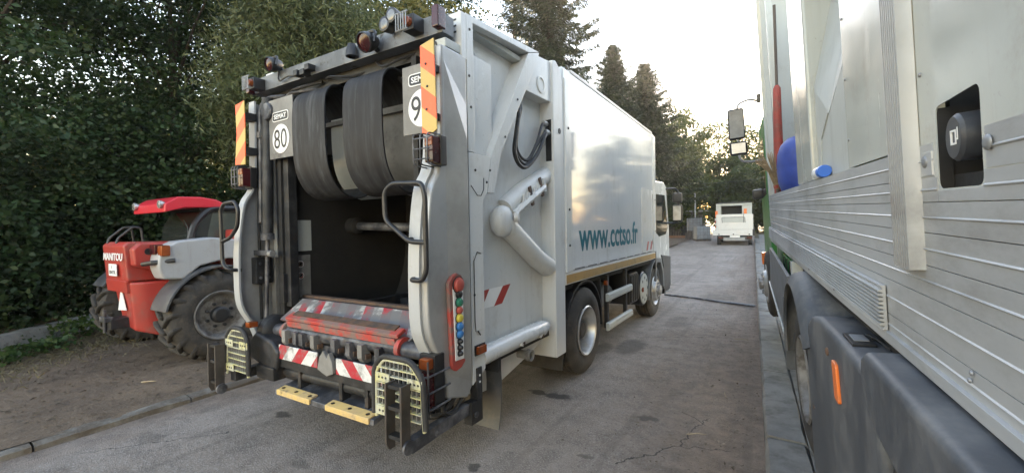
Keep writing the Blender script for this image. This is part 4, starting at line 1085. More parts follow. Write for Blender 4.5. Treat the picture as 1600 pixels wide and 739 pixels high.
box('arm_plate', 'dark_steel', T, -1.99, -1.915, 2.52, 2.66, 0.33, 0.50, 0.006)
MB().lathe([(0.022, 0), (0.022, 0.012), (0.012, 0.016), (0, 0.016)], (-1.915, 2.57, 0.40), 'x', 10).build('arm_bolt', 'worn_steel', T)
MB().lathe([(0.018, 0), (0.018, 0.012), (0.012, 0.016), (0, 0.016)], (-1.935, 2.15, 0.43), 'x', 10).build('arm_bolt', 'worn_steel', T)
box('step_arm', 'dark_steel', T, -4.24, -4.15, 1.95, 2.6, 0.46, 0.55, 0.01)
box('step_arm', 'plate_grey', T, -4.14, -3.8, 2.20, 2.30, 0.58, 0.66, 0.01)
# lower right tail lamp cluster behind the step
tl = box('tail_lamp', 'orange_lens', T, -2.01, -1.925, 2.07, 2.14, 0.875, 0.945, 0.012)
box('red_section', 'red_lens', tl, -2.02, -1.922, 2.065, 2.14, 0.62, 0.85, 0.01)
box('lamp_case', 'black_plastic', tl, -2.05, -1.91, 2.12, 2.22, 0.60, 0.965, 0.01)
for z in (0.63, 0.74, 0.85):
    tube('guard_wire', 'worn_steel', tl, fillet([(-1.90, 2.26, z), (-1.89, 2.02, z), (-2.04, 2.00, z)], 0.03), 0.007, 6)
tube('guard_wire', 'worn_steel', tl, [(-1.89, 2.03, 0.58), (-1.89, 2.03, 0.95)], 0.007, 6)
box('lamp_tag', 'sign_white', tl, -2.06, -2.03, 2.03, 2.035, 0.83, 0.95, 0, Matrix.Rotation(R_(-25), 3, 'Y'))
box('left_lamp', 'orange_lens', T, -4.10, -4.03, 2.02, 2.10, 0.94, 0.99, 0.008)
for (a, b, z0, z1) in ((-2.15, -1.99, 0.50, 0.60),):
    tube('brake_hose', 'cable', T, smooth_path([(-2.1, 2.30, 0.62), (-2.05, 2.22, 0.5), (-1.98, 2.3, 0.52), (-1.97, 2.42, 0.62)], 5), 0.02, 8)
    tube('brake_hose', 'cable', T, smooth_path([(-2.02, 2.34, 0.64), (-1.97, 2.26, 0.53), (-1.95, 2.36, 0.5), (-1.96, 2.5, 0.6)], 5), 0.014, 8)

# --- chassis, axles, tanks, side guards
for x in (-3.6, -2.82):
    box('chassis_rail', 'dark_steel', T, x - 0.04, x + 0.04, 2.6, 10.3, 0.82, 1.08, 0.006)
for y in (3.4, 4.9, 6.4, 7.8):
    box('cross_member', 'dark_steel', T, -3.56, -2.86, y, y + 0.12, 0.86, 1.04, 0.006)
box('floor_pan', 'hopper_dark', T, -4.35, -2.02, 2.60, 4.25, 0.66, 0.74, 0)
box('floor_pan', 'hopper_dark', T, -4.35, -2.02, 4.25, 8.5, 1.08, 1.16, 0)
tube('axle', 'dark_steel', T, [(-4.3, 4.95, 0.53), (-2.1, 4.95, 0.53)], 0.11, 16)
MB().lathe([(0, -0.22), (0.16, -0.18), (0.22, 0), (0.16, 0.18), (0, 0.22)], (-3.18, 4.95, 0.54), 'x', 18).build('differential', 'dark_steel', T)
road_wheel(T, (-1.955, 4.95, 0.525), 1, 0.525, 0.30, 'dish')
road_wheel(T, (-2.30, 4.95, 0.525), 1, 0.525, 0.30, 'dish', False)
road_wheel(T, (-4.41, 4.95, 0.525), -1, 0.525, 0.30, 'dish', False)
road_wheel(T, (-1.99, 8.72, 0.525), 1, 0.525, 0.30, 'front')
road_wheel(T, (-4.37, 8.72, 0.525), -1, 0.525, 0.30, 'front', False)
def arch(cy, cz, r0, r1, x0, x1, a0, a1, name, m_):
    n = 18
    ou = [(cy + r1 * math.cos(R_(a0 + (a1 - a0) * i / n)), cz + r1 * math.sin(R_(a0 + (a1 - a0) * i / n))) for i in range(n + 1)]
    inn = [(cy + r0 * math.cos(R_(a0 + (a1 - a0) * i / n)), cz + r0 * math.sin(R_(a0 + (a1 - a0) * i / n))) for i in range(n + 1)]
    return MB().prism(ou + inn[::-1], 'x', x0, x1).build(name, m_, T, 0.008, ang=50)
arch(4.95, 0.525, 0.60, 0.625, -2.60, -1.97, 12, 150, 'mudguard', 'black_plastic')
arch(4.95, 0.525, 0.60, 0.625, -4.40, -3.8, 12, 168, 'mudguard', 'black_plastic')
MB().strip([(4.41, 0.83), (4.37, 0.6), (4.33, 0.35), (4.30, 0.20)], 'x', -2.6, -2.0, 0.012).build('mudflap', 'rubber', T)
MB().strip([(5.56, 1.1), (5.60, 0.7), (5.62, 0.46)], 'x', -2.6, -2.0, 0.03).build('mudflap', 'rubber', T)
for (z0, z1) in ((0.755, 0.865), (0.345, 0.455)):
    MB().prism([(-1.955, z0), (-1.935, z0 + 0.012), (-1.93, z0 + 0.05), (-1.94, (z0 + z1) / 2), (-1.93, z1 - 0.05), (-1.935, z1 - 0.012), (-1.955, z1), (-1.985, z1), (-1.985, z0)], 'y', 5.74, 6.92).build('side_guard', 'pale_paint', T, 0.004)
for y in (5.86, 6.76):
    box('guard_post', 'dark_steel', T, -2.04, -1.986, y - 0.035, y + 0.035, 0.36, 1.12, 0.006)
tube('marker_lamp', 'orange_lens', T, [(-2.0, 5.74, 1.02), (-1.955, 5.74, 1.02)], 0.035, 12)
MB().tube([(-2.35, 5.95, 0.72), (-2.35, 6.62, 0.72)], 0.19, 20).build('air_tank', 'plate_grey', T, ang=40)
MB().tube([(-2.75, 5.85, 0.68), (-2.75, 6.7, 0.68)], 0.17, 20).build('air_tank', 'dark_steel', T, ang=40)
bt = box('battery_box', 'black_plastic', T, -2.75, -2.0, 6.98, 7.48, 0.50, 1.02, 0.03)
for i in range(4):
    box('box_rib', 'black_plastic', bt, -2.0, -1.975, 7.02 + i * 0.12, 7.07 + i * 0.12, 0.54, 0.98, 0.008)
MB().lathe([(0.30, -0.5), (0.31, -0.02), (0.29, 0.0), (0, 0.0)], (-2.0, 7.88, 0.66), 'x', 36).build('silencer', 'black_plastic', T, ang=40)
sc_ = MB().lathe([(0.275, 0), (0.275, 0.012), (0.255, 0.018), (0, 0.018)], (-2.0, 7.88, 0.66), 'x', 36).build('silencer_cover', 'pale_paint', T, ang=40)
for i in range(8):
    a = 2 * math.pi * i / 8
    MB().lathe([(0.028, 0.018), (0.028, 0.020), (0, 0.020)], (-2.0, 7.88 + 0.2 * math.cos(a), 0.66 + 0.2 * math.sin(a)), 'x', 12).build('vent_hole', 'sign_black', sc_)
box('cover_lamp', 'orange_lens', sc_, -1.982, -1.965, 7.70, 7.76, 0.62, 0.70, 0.004)

# --- cab (only its right rear edge shows)
cabp = [(8.62, 0.95), (8.62, 2.60), (8.72, 2.70), (9.5, 2.74), (9.75, 2.66), (10.02, 1.75), (10.05, 0.50), (9.38, 0.50), (9.30, 0.88), (9.10, 1.12), (8.70, 1.15)]
cab = MB().prism(cabp, 'x', -4.38, -1.965).build('cab', 'white_paint', T, 0.06, 4, ang=60)
MB().prism([(8.74, 1.66), (8.76, 2.44), (9.56, 2.46), (9.84, 1.76), (9.66, 1.62), (9.0, 1.58)], 'x', -1.975, -1.959).build('side_window', 'glass_dark', cab, 0.006)
MB().box(-4.25, -2.1, 9.72, 9.78, 1.85, 2.54, Matrix.Rotation(R_(14), 3, 'X')).build('windscreen', 'glass_dark', cab, 0.01)
MB().prism([(8.62, 0.60), (8.62, 1.05), (8.72, 1.16), (9.10, 1.13), (9.32, 0.90), (9.40, 0.52), (9.30, 0.52), (9.24, 0.84), (9.06, 1.05), (8.76, 1.08), (8.70, 1.0), (8.70, 0.6)], 'x', -2.4, -1.945).build('wheel_arch', 'fender_grey', cab, 0.012)
arch(8.72, 0.525, 0.60, 0.63, -2.4, -1.95, 60, 190, 'mudguard', 'fender_grey')
box('cab_step', 'black_plastic', cab, -2.3, -1.95, 9.42, 10.0, 0.35, 0.62, 0.02)
MB().prism([(9.33, 0.46), (10.06, 0.46), (10.065, 1.12), (9.16, 1.20), (9.34, 0.95)], 'x', -2.2, -1.945).build('lower_cover', 'guard_black', cab, 0.02)
box('cab_step', 'galvanised', cab, -2.2, -1.93, 9.45, 9.95, 0.36, 0.39, 0.006)
box('bumper', 'pale_paint', cab, -4.4, -1.96, 9.98, 10.2, 0.45, 0.85, 0.05)
box('air_intake', 'black_plastic', cab, -2.06, -1.94, 8.58, 8.66, 0.95, 1.7, 0.02)
box('sun_visor', 'glass_dark', cab, -4.2, -2.15, 9.72, 9.98, 2.74, 2.80, 0.02, Matrix.Rotation(R_(-22), 3, 'X'))
mr_ = tube('mirror_arm', 'black_plastic', cab, fillet([(-1.97, 9.70, 2.60), (-1.80, 9.86, 2.62), (-1.74, 9.88, 2.55), (-1.74, 9.88, 1.9), (-1.80, 9.86, 1.86), (-1.97, 9.72, 1.86)], 0.05), 0.02, 8)
box('mirror', 'black_plastic', mr_, -1.86, -1.66, 9.84, 9.97, 1.88, 2.26, 0.04)
box('mirror', 'black_plastic', mr_, -1.86, -1.66, 9.84, 9.97, 2.30, 2.52, 0.04)
box('mirror_glass', 'chrome', mr_, -1.84, -1.68, 9.835, 9.839, 1.92, 2.23, 0)
ORG[0] = Vector((0, 0, 0))

# ================================================================== red telehandler
ORG[0] = Vector((-7.83, 4.2, 0.04))
TH = thing('telehandler', 'red telehandler with big lugged tyres standing on the dirt left of the refuse truck', 'telehandler', ORG[0])
GZ = 0.045
def lug_wheel(cx, cy, s, R=0.63, W=0.46):
    cz = GZ + R - 0.015
    rr = 0.33
    prof = [(rr, -0.03), (rr + 0.02, 0.0), (rr + 0.10, 0.018), (R * 0.80, 0.012), (R * 0.90, -0.02), (R * 0.935, -0.06), (R * 0.94, -W + 0.06), (R * 0.9, -W + 0.02), (rr + 0.1, -W), (rr, -W + 0.03)]
    w = MB().lathe([(r, s * h) for r, h in prof], (cx, cy, cz), 'x', 48, caps=False).build('wheel', 'tread_rubber', TH, ang=40)
    rp = [(rr + 0.015, -0.002), (rr + 0.005, 0.014), (rr - 0.02, 0.0), (rr - 0.045, -0.05), (rr - 0.06, -0.09), (0.24, -0.10), (0.20, -0.085), (0.14, -0.085), (0.0, -0.085)]
    MB().lathe([(r, s * h) for r, h in rp], (cx, cy, cz), 'x', 40, caps=False).build('rim', 'rim_tele', w, ang=30)
    MB().lathe([(0.115, s * -0.09), (0.11, s * -0.02), (0.085, s * 0.0), (0.0, s * 0.005)], (cx, cy, cz), 'x', 24).build('hub', 'dark_steel', w, ang=30)
    for i in range(8):
        a = 2 * math.pi * (i + 0.5) / 8
        MB().lathe([(0.022, s * -0.09), (0.022, s * -0.055), (0.012, s * -0.05), (0, s * -0.05)], (cx, cy + 0.165 * math.cos(a), cz + 0.165 * math.sin(a)), 'x', 8).build('wheel_nut', 'dark_steel', w)
    # chevron lugs: one mesh per hand, linked round the tyre
    o = ORG[0].copy(); ORG[0] = Vector((0, 0, 0))
    def lug(hand):
        mb = MB()
        n = 7; vs = []
        for i in range(n):
            t = i / (n - 1)
            x = (W * 0.53) - t * (W * 0.50)                 # from the shoulder to the centre line
            ang = 0.30 * (t ** 0.85)
            r1 = R + 0.012 - (0.05 if i == 0 else 0.0) - (0.012 if i == n - 1 else 0)
            r0 = R * 0.925 - (0.10 if i == 0 else 0.0)
            hw = 0.052 if i < n - 1 else 0.04
            for (da, r) in ((-hw, r0), (hw, r0), (hw * 0.75, r1), (-hw * 0.75, r1)):
                a = ang + da
                vs.append((hand * x, -math.sin(a) * r, math.cos(a) * r))
        fs = [(3, 2, 1, 0), tuple((n - 1) * 4 + k for k in range(4))]
        for i in range(n - 1):
            for q in range(4):
                fs.append((i * 4 + q, i * 4 + (q + 1) % 4, (i + 1) * 4 + (q + 1) % 4, (i + 1) * 4 + q))
        mb.add(vs, fs)
        return mb.mesh('lug', 0.006, 1)
    la, lb = lug(1), lug(-1)
    ORG[0] = o
    for m_ in (la, lb): m_.materials.append(MATS['tread_rubber'])
    N = 18
    mid = (cx - s * W / 2 - o.x, cy - o.y, cz - o.z)
    for i in range(N):
        l1 = link('lug', la, None, w, loc=mid); l1.rotation_euler = (2 * math.pi * i / N, 0, 0)
        l2 = link('lug', lb, None, w, loc=mid); l2.rotation_euler = (2 * math.pi * (i + 0.5) / N, 0, 0)
    return w
lug_wheel(-6.60, 2.95, 1); lug_wheel(-9.30, 2.88, -1); lug_wheel(-6.60, 5.45, 1); lug_wheel(-9.03, 5.45, -1)
def tarch(cy, cz, r0, r1, x0, x1, a0, a1):
    n = 18
    ou = [(cy + r1 * math.cos(R_(a0 + (a1 - a0) * i / n)), cz + r1 * math.sin(R_(a0 + (a1 - a0) * i / n))) for i in range(n + 1)]
    inn = [(cy + r0 * math.cos(R_(a0 + (a1 - a0) * i / n)), cz + r0 * math.sin(R_(a0 + (a1 - a0) * i / n))) for i in range(n + 1)]
    return MB().prism(ou + inn[::-1], 'x', x0, x1).build('mudguard', 'guard_black', TH, 0.012, ang=50)
tarch(2.97, 0.66, 0.67, 0.70, -7.05, -6.57, 35, 168); tarch(2.9, 0.66, 0.67, 0.70, -9.32, -8.86, 50, 150)
tarch(5.45, 0.66, 0.68, 0.71, -7.05, -6.58, 20, 150)
# chassis and red rear end
box('chassis', 'dark_steel', TH, -8.5, -7.1, 2.5, 6.2, 0.42, 0.85, 0.03)
tube('axle', 'dark_steel', TH, [(-9.0, 2.92, 0.66), (-6.9, 2.95, 0.66)], 0.12, 14)
tube('axle', 'dark_steel', TH, [(-8.8, 5.45, 0.66), (-6.9, 5.45, 0.66)], 0.12, 14)
MB().add([(-7.66, 2.20, 0.56), (-7.16, 2.16, 0.54), (-7.04, 2.34, 0.46), (-7.0, 2.62, 0.40), (-7.92, 2.6, 0.40),
          (-7.90, 2.16, 1.18), (-7.16, 2.12, 1.18), (-7.03, 2.28, 1.18), (-6.98, 2.62, 1.18), (-8.02, 2.6, 1.18)],
         [(4, 3, 2, 1, 0), (5, 6, 7, 8, 9), (0, 1, 6, 5), (1, 2, 7, 6), (2, 3, 8, 7), (3, 4, 9, 8), (4, 0, 5, 9)]).build('counterweight', 'red_paint', TH, 0.03, 3)
rh = MB().prism([(2.10, 1.19), (2.07, 1.66), (2.12, 1.71), (2.9, 1.70), (2.95, 1.19)], 'x', -7.93, -7.15).build('rear_housing', 'red_paint', TH, 0.025, 3)
MB().prism([(2.13, 1.40), (2.12, 1.62), (2.20, 1.70), (2.55, 1.69), (2.58, 1.40), (2.40, 1.30)], 'x', -7.15, -7.0).build('boom_knuckle', 'red_paint', TH, 0.03, 3)
MB().lathe([(0.045, 0), (0.045, 0.012), (0.03, 0.014), (0.028, 0.004), (0, 0.004)], (-7.0, 2.28, 1.58), 'x', 18).build('pin_hole', 'sign_black', TH, ang=30)
MB().prism([(2.10, 1.04), (2.085, 1.20), (2.14, 1.22), (2.2, 1.04)], 'x', -7.90, -7.17).build('rear_step', 'red_paint', TH, 0.012)
tr_ = MB().prism([(-7.62, 0.78), (-7.34, 0.80), (-7.50, 1.10)], 'y', 2.128, 2.140).build('warning_triangle', 'sign_white', TH, 0.004, label='white triangular plate')
tr_.rotation_euler = (0, 0, 0)
text_part('maker_name', 'MANITOU', 'sign_white', TH, (-7.86, 2.062, 1.465), (1, -0.0, 0), (0, 0.05, 1), height=0.10, width=0.68, bold=0.02, thick=0.004)
np_ = box('number_plate', 'sign_white', TH, -7.66, -7.38, 2.055, 2.065, 1.26, 1.42, 0.004)
text_part('plate_text', 'E', 'sign_black', np_, (-7.55, 2.054, 1.36), (1, 0, 0), (0, 0, 1), height=0.04, thick=0.001)
text_part('plate_text', '084YR', 'sign_black', np_, (-7.63, 2.054, 1.285), (1, 0, 0), (0, 0, 1), height=0.05, width=0.22, thick=0.001)
hk = box('tow_hitch', 'dark_steel', TH, -7.64, -7.38, 1.98, 2.24, 0.56, 0.70, 0.02)
box('hitch_jaw', 'worn_steel', hk, -7.62, -7.42, 1.93, 2.02, 0.66, 0.73, 0.015)
tube('hitch_pin', 'worn_steel', hk, [(-7.52, 1.96, 0.52), (-7.52, 1.96, 0.82)], 0.02, 10)
for x in (-7.83, -7.50):
    tube('grab_rail', 'black_plastic', TH, fillet([(x, 2.10, 1.69), (x, 2.12, 1.76), (x + 0.06, 2.26, 1.91), (x + 0.08, 2.34, 1.90), (x + 0.08, 2.36, 1.70)], 0.03), 0.016, 8)
tube('grab_rail', 'black_plastic', TH, [(-7.77, 2.27, 1.908), (-7.44, 2.27, 1.908)], 0.016, 8)
# silver engine cover on the right flank
ec = MB().prism(smooth2([(2.33, 1.22), (2.28, 1.40), (2.33, 1.60), (2.50, 1.71)], 4) + [(2.9, 1.75), (4.4, 1.58), (4.4, 1.18), (3.5, 1.40), (3.1, 1.44), (2.75, 1.36), (2.55, 1.20)], 'x', -7.0, -6.70).build('engine_cover', 'silver_paint', TH, 0.03, 3, ang=50)
box('rear_lamp', 'orange_lens', ec, -6.80, -6.66, 2.30, 2.40, 1.52, 1.66, 0.02)
box('lamp_case', 'red_lens', ec, -6.98, -6.81, 2.28, 2.38, 1.54, 1.67, 0.015)
tube('indicator_arm', 'black_plastic', ec, [(-6.95, 2.20, 1.42), (-6.78, 2.24, 1.44), (-6.68, 2.45, 1.46)], 0.03, 10)
box('red_hood', 'red_paint', TH, -7.0, -6.74, 3.2, 4.6, 1.68, 1.86, 0.03)
tube('exhaust_pipe', 'chrome', TH, [(-6.9, 3.62, 1.80), (-6.9, 3.60, 1.98), (-6.92, 3.52, 2.22)], [0.085, 0.06, 0.042], 16)
# cab
cb = MB().prism([(2.78, 1.62), (2.80, 1.9), (2.95, 2.18), (4.1, 2.18), (4.35, 1.62)], 'x', -8.06, -7.06).build('cab_glass', 'glass_dark', TH, 0.02)
tube('cab_frame', 'black_plastic', TH, [(-8.06, 2.775, 1.64), (-7.05, 2.775, 1.64)], 0.03, 8)
tube('cab_frame', 'black_plastic', TH, [(-8.06, 2.93, 2.16), (-7.05, 2.93, 2.16)], 0.03, 8)
MB().prism([(2.98, 1.72), (3.06, 2.10), (3.9, 2.12), (4.1, 1.72)], 'x', -7.058, -7.048).build('side_window', 'glass_green', TH, 0.004)
fpath = fillet([(-7.03, 2.74, 1.62), (-7.03, 2.82, 1.95), (-7.03, 3.02, 2.18), (-7.03, 4.1, 2.19), (-7.03, 4.35, 1.62)], 0.12)
tube('cab_frame', 'black_plastic', TH, fpath, 0.045, 8)
tube('wiper', 'cable', TH, [(-7.3, 2.80, 2.0), (-7.14, 2.785, 1.90), (-7.11, 2.775, 1.72)], 0.008, 6)
rfm = MB().prism([(2.46, 2.10), (2.47, 2.22), (2.62, 2.32), (2.9, 2.33), (3.10, 2.30), (3.22, 2.24), (3.2, 2.19), (2.7, 2.17)], 'x', -8.06, -6.99).build('roof', 'red_roof', TH, 0.02, 3)
for x in (-7.95, -7.08):
    l = MB().lathe([(0.0, 0.05), (0.04, 0.04), (0.055, 0), (0.055, -0.02)], (x, 2.45, 2.21), 'y', 18).build('roof_lamp', 'chrome', rfm, ang=40)
    MB().lathe([(0.05, -0.018), (0.03, -0.026), (0, -0.028)], (x, 2.45, 2.21), 'y', 18).build('lens', 'lamp_glass', l)
# boom
MB().box(-7.88, -7.42, 2.3, 7.4, 1.25, 1.58, Matrix.Rotation(R_(2), 3, 'X')).build('boom', 'red_paint', TH, 0.03, 2)
ORG[0] = Vector((0, 0, 0))

# ================================================================== the silver and white truck on the right
RT = thing('dropside_truck', 'grey truck with ribbed aluminium side boards and green cab close on the right', 'truck', (0.542, 0.102, 0.0285), (R_(2.072), R_(-3.130), R_(3.865)))
Z0, Z1 = 1.324, 1.92
# plank joints
zj = [1.324, 1.397, 1.518, 1.603, 1.691, 1.771, 1.835, 1.92]
def plank(y0, y1, z0, z1):
    h = z1 - z0
    p = [(0.03, z0 + 0.0012), (0.0, z0 + 0.0012), (0.0, z0 + h * 0.5 - 0.004), (-0.0035, z0 + h * 0.5 - 0.001), (-0.0035, z0 + h * 0.5 + 0.0005), (0.0, z0 + h * 0.5 + 0.0035), (0.0, z1 - 0.0012), (0.03, z1 - 0.0012)]
    return MB().prism(p, 'y', y0, y1).build('plank', 'aluminium', RT, ang=25)
for i in range(7):
    if i == 6:
        plank(-1.6, 1.185, zj[i], zj[i + 1]); plank(1.43, 6.8, zj[i], zj[i + 1])
    elif i == 5:
        plank(-1.6, 1.195, zj[i], zj[i + 1]); plank(1.415, 6.8, zj[i], zj[i + 1])
        box('plank_piece', 'aluminium', RT, 0.0, 0.03, 1.1955, 1.4145, zj[i] + 0.0012, 1.800, 0.002)
    else:
        plank(-1.6, 6.8, zj[i], zj[i + 1])
box('plank_backing', 'dark_steel', RT, 0.031, 0.06, -1.6, 6.8, 1.33, 1.765, 0)
# ribbed strip along the lower edge
rp = []
nr = 9
for i in range(nr):
    a = 1.352 + i * 0.0145
    rp += [(-0.012, a), (-0.026, a + 0.003), (-0.026, a + 0.008), (-0.012, a + 0.011)]
rp = [(-0.004, 1.338), (-0.02, 1.338)] + rp + [(-0.02, 1.492), (-0.004, 1.492)]
MB().prism(rp, 'y', 1.86, 6.82).build('ribbed_strip', 'aluminium', RT, ang=25)
MB().prism([(0.05, 1.29), (-0.012, 1.30), (-0.012, 1.336), (0.05, 1.336)], 'y', 1.0, 6.82).build('lower_rail', 'aluminium', RT, 0.004)
# fluted upright
fp = [(0.0, 1.512)]
for i in range(8):
    a = 1.516 + i * 0.0165
    fp += [(-0.016, a), (-0.034, a + 0.001), (-0.034, a + 0.0075), (-0.016, a + 0.0085)]
fp += [(-0.024, 1.656), (-0.018, 1.668), (-0.018, 1.700), (0.0, 1.702)]
fv = MB().prism([(x, y) for x, y in fp], 'z', 1.590, 4.6).build('fluted_upright', 'aluminium', RT, ang=25)
def rivet(y, z, r=0.012, x=-0.004):
    MB().lathe([(r, 0), (r * 0.9, -0.003), (r * 0.4, -0.0045), (0, -0.005)], (x, y, z), 'x', 14).build('rivet', 'galvanised', RT, ang=60)
for z in (1.62, 1.86, 2.05, 2.35): rivet(1.525, z, 0.008, -0.02)
rivet(1.165, 1.885, 0.016); rivet(1.47, 1.875, 0.016); rivet(1.02, 1.445, 0.013); rivet(1.29, 1.372, 0.006); rivet(2.62, 1.35, 0.010, -0.022); rivet(3.4, 1.35, 0.010, -0.022); rivet(1.28, 1.392, 0.006)
for z in (2.1, 2.35, 2.6, 2.85): rivet(1.485, z, 0.006, 0.0012); rivet(2.25, z - 0.06, 0.006, -0.0005)
for y in (0.2, 0.6, 1.0): rivet(y, 1.955, 0.006, 0.0012)
# white upper body: panel with the filler opening
def ring_plate(y0, y1, z0, z1, hole, x0, x1, name, m_):
    cy = sum(p[0] for p in hole) / len(hole); cz = sum(p[1] for p in hole) / len(hole)
    angs = sorted(set([math.atan2(p[1] - cz, p[0] - cy) for p in hole]))
    crn = [(y0, z0), (y1, z0), (y1, z1), (y0, z1)]
    inn = sorted(hole, key=lambda p: math.atan2(p[1] - cz, p[0] - cy))
    out = []
    for p in inn:
        a = math.atan2(p[1] - cz, p[0] - cy)
        dx, dz = math.cos(a), math.sin(a)
        t = min(((y1 - cy) / dx if dx > 1e-9 else 1e9), ((y0 - cy) / dx if dx < -1e-9 else 1e9), ((z1 - cz) / dz if dz > 1e-9 else 1e9), ((z0 - cz) / dz if dz < -1e-9 else 1e9))
        out.append([cy + dx * t, cz + dz * t])
    for c in crn:
        k = min(range(len(out)), key=lambda i: (out[i][0] - c[0]) ** 2 + (out[i][1] - c[1]) ** 2 if True else 0)
        a = math.atan2(c[1] - cz, c[0] - cy)
        k = min(range(len(inn)), key=lambda i: abs((math.atan2(inn[i][1] - cz, inn[i][0] - cy) - a + math.pi) % (2 * math.pi) - math.pi))
        out[k] = list(c)
    n = len(inn)
    vs = [(x0, p[0], p[1]) for p in inn] + [(x0, p[0], p[1]) for p in out] + [(x1, p[0], p[1]) for p in inn]
    fs = [(i, (i + 1) % n, n + (i + 1) % n, n + i) for i in range(n)] + [(i, 2 * n + i, 2 * n + (i + 1) % n, (i + 1) % n) for i in range(n)]
    return MB().add(vs, fs).build(name, m_, RT, ang=30)
hole = fillet_loop([(1.200, 1.803), (1.410, 1.803), (1.410, 2.0), (1.200, 2.01)], 0.022, 5)
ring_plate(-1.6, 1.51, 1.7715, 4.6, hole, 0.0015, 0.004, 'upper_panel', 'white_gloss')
box('filler_recess', 'hopper_dark', RT, 0.16, 0.17, 1.1, 1.5, 1.75, 2.1, 0)
for (a, b, c, d) in ((1.17, 1.195, 1.80, 2.05), (1.415, 1.44, 1.80, 2.05)):
    box('filler_recess', 'hopper_dark', RT, 0.0305, 0.16, a, b, c, d, 0)
box('filler_recess', 'hopper_dark', RT, 0.031, 0.16, 1.195, 1.415, 1.80, 1.834, 0)
for yy in (1.411, 1.1955):
    box('recess_liner', 'hopper_dark', RT, 0.0045, 0.03, yy, yy + 0.0035, 1.801, 1.998, 0)
cap = MB().lathe([(0.0, -0.075), (0.045, -0.075), (0.052, -0.068), (0.053, -0.02), (0.046, -0.015), (0.046, 0.06)], (0.064, 1.283, 1.912), 'x', 28, Matrix.Rotation(R_(-4), 3, 'Z')).build('filler_cap', 'cap_grey', RT, ang=40)
for (y0, y1, z0, z1) in ((1.268, 1.272, 1.896, 1.928), (1.290, 1.294, 1.896, 1.928), (1.272, 1.290, 1.924, 1.928), (1.272, 1.290, 1.896, 1.900), (1.258, 1.262, 1.905, 1.932), (1.262, 1.268, 1.905, 1.909)):
    MB().box(-0.0135, -0.0105, y0, y1, z0, z1).build('cap_symbol', 'sign_white', cap)
box('filler_pipe', 'plate_grey', RT, 0.05, 0.15, 1.215, 1.245, 1.84, 2.0, 0.004)
box('filler_lug', 'pale_paint', RT, 0.02, 0.06, 1.215, 1.25, 1.845, 1.885, 0.004)
box('small_plate', 'aluminium', RT, -0.004, 0.004, 1.432, 1.50, 1.838, 1.90, 0.006)
# white panels forward of the fluted upright
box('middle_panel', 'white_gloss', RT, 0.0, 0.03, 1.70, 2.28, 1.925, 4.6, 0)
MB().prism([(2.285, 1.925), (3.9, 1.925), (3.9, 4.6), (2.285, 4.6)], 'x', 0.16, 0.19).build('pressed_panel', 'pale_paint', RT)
# raised rim pieces that make the recess
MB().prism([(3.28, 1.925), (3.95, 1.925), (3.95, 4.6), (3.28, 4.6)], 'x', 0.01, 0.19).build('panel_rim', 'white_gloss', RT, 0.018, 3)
MB().prism([(3.278, 1.925), (3.278, 2.50), (2.87, 2.27), (2.48, 2.44), (2.287, 2.75), (2.287, 1.925)], 'x', 0.045, 0.09).build('lower_pressing', 'pale_paint', RT, 0.01, 2)
MB().add([(0.046, 3.277, 2.499), (0.046, 2.87, 2.269), (0.046, 2.48, 2.439), (0.046, 2.288, 2.749), (0.159, 2.288, 3.3), (0.159, 2.62, 2.95), (0.159, 2.87, 2.80), (0.159, 3.277, 3.0)],
        [(0, 1, 6, 7), (1, 2, 5, 6), (2, 3, 4, 5)]).build('pressing_slope', 'pale_paint', RT, ang=10)
tube('weld_line', 'pale_paint', RT, [(0.044, 3.19, 1.93), (0.044, 3.10, 2.16), (0.044, 2.87, 2.27)], 0.006, 6)
box('deck_floor', 'plate_grey', RT, 0.032, 2.4, 3.96, 6.86, 1.86, 1.90, 0)
box('bulkhead', 'pale_paint', RT, 0.05, 2.4, 6.86, 6.92, 1.90, 4.7, 0)
box('bulkhead_post', 'white_gloss', RT, 0.085, 0.16, 6.50, 6.60, 1.90, 4.7, 0.012)
box('bulkhead_post', 'pale_paint', RT, 0.02, 0.10, 7.02, 7.12, 1.90, 4.7, 0.012)
box('far_wall', 'pale_paint', RT, 2.4, 2.45, -1.6, 6.9, 1.3, 4.6, 0)
box('front_wall', 'pale_paint', RT, 0.2, 2.4, 3.9, 3.95, 1.9, 4.6, 0)
box('roof_panel', 'pale_paint', RT, 0.05, 2.4, -1.6, 3.95, 4.602, 4.65, 0)
# chassis and underbody
box('chassis_rail', 'dark_steel', RT, 0.75, 0.85, -1.5, 8.3, 0.75, 1.05, 0)
box('chassis_rail', 'dark_steel', RT, 1.6, 1.7, -1.5, 8.3, 0.75, 1.05, 0)
box('under_deck', 'hopper_dark', RT, 0.06, 2.4, -1.5, 6.8, 1.20, 1.30, 0)
save = ORG[0].copy()
def rt_wheel(x, y, s=-1):
    return road_wheel(RT, (x, y, 0.53), s, 0.53, 0.30, 'dish', rim_m='rim_tele')
rt_wheel(-0.062, 3.62); rt_wheel(-0.062, 0.75); road_wheel(RT, (2.50, 3.62, 0.53), 1, 0.53, 0.30, 'dish', False); road_wheel(RT, (2.50, 0.75, 0.53), 1, 0.53, 0.30, 'dish', False)
road_wheel(RT, (-0.02, 7.95, 0.53), -1, 0.53, 0.30, 'front', False); road_wheel(RT, (2.45, 7.95, 0.53), 1, 0.53, 0.30, 'front', False)
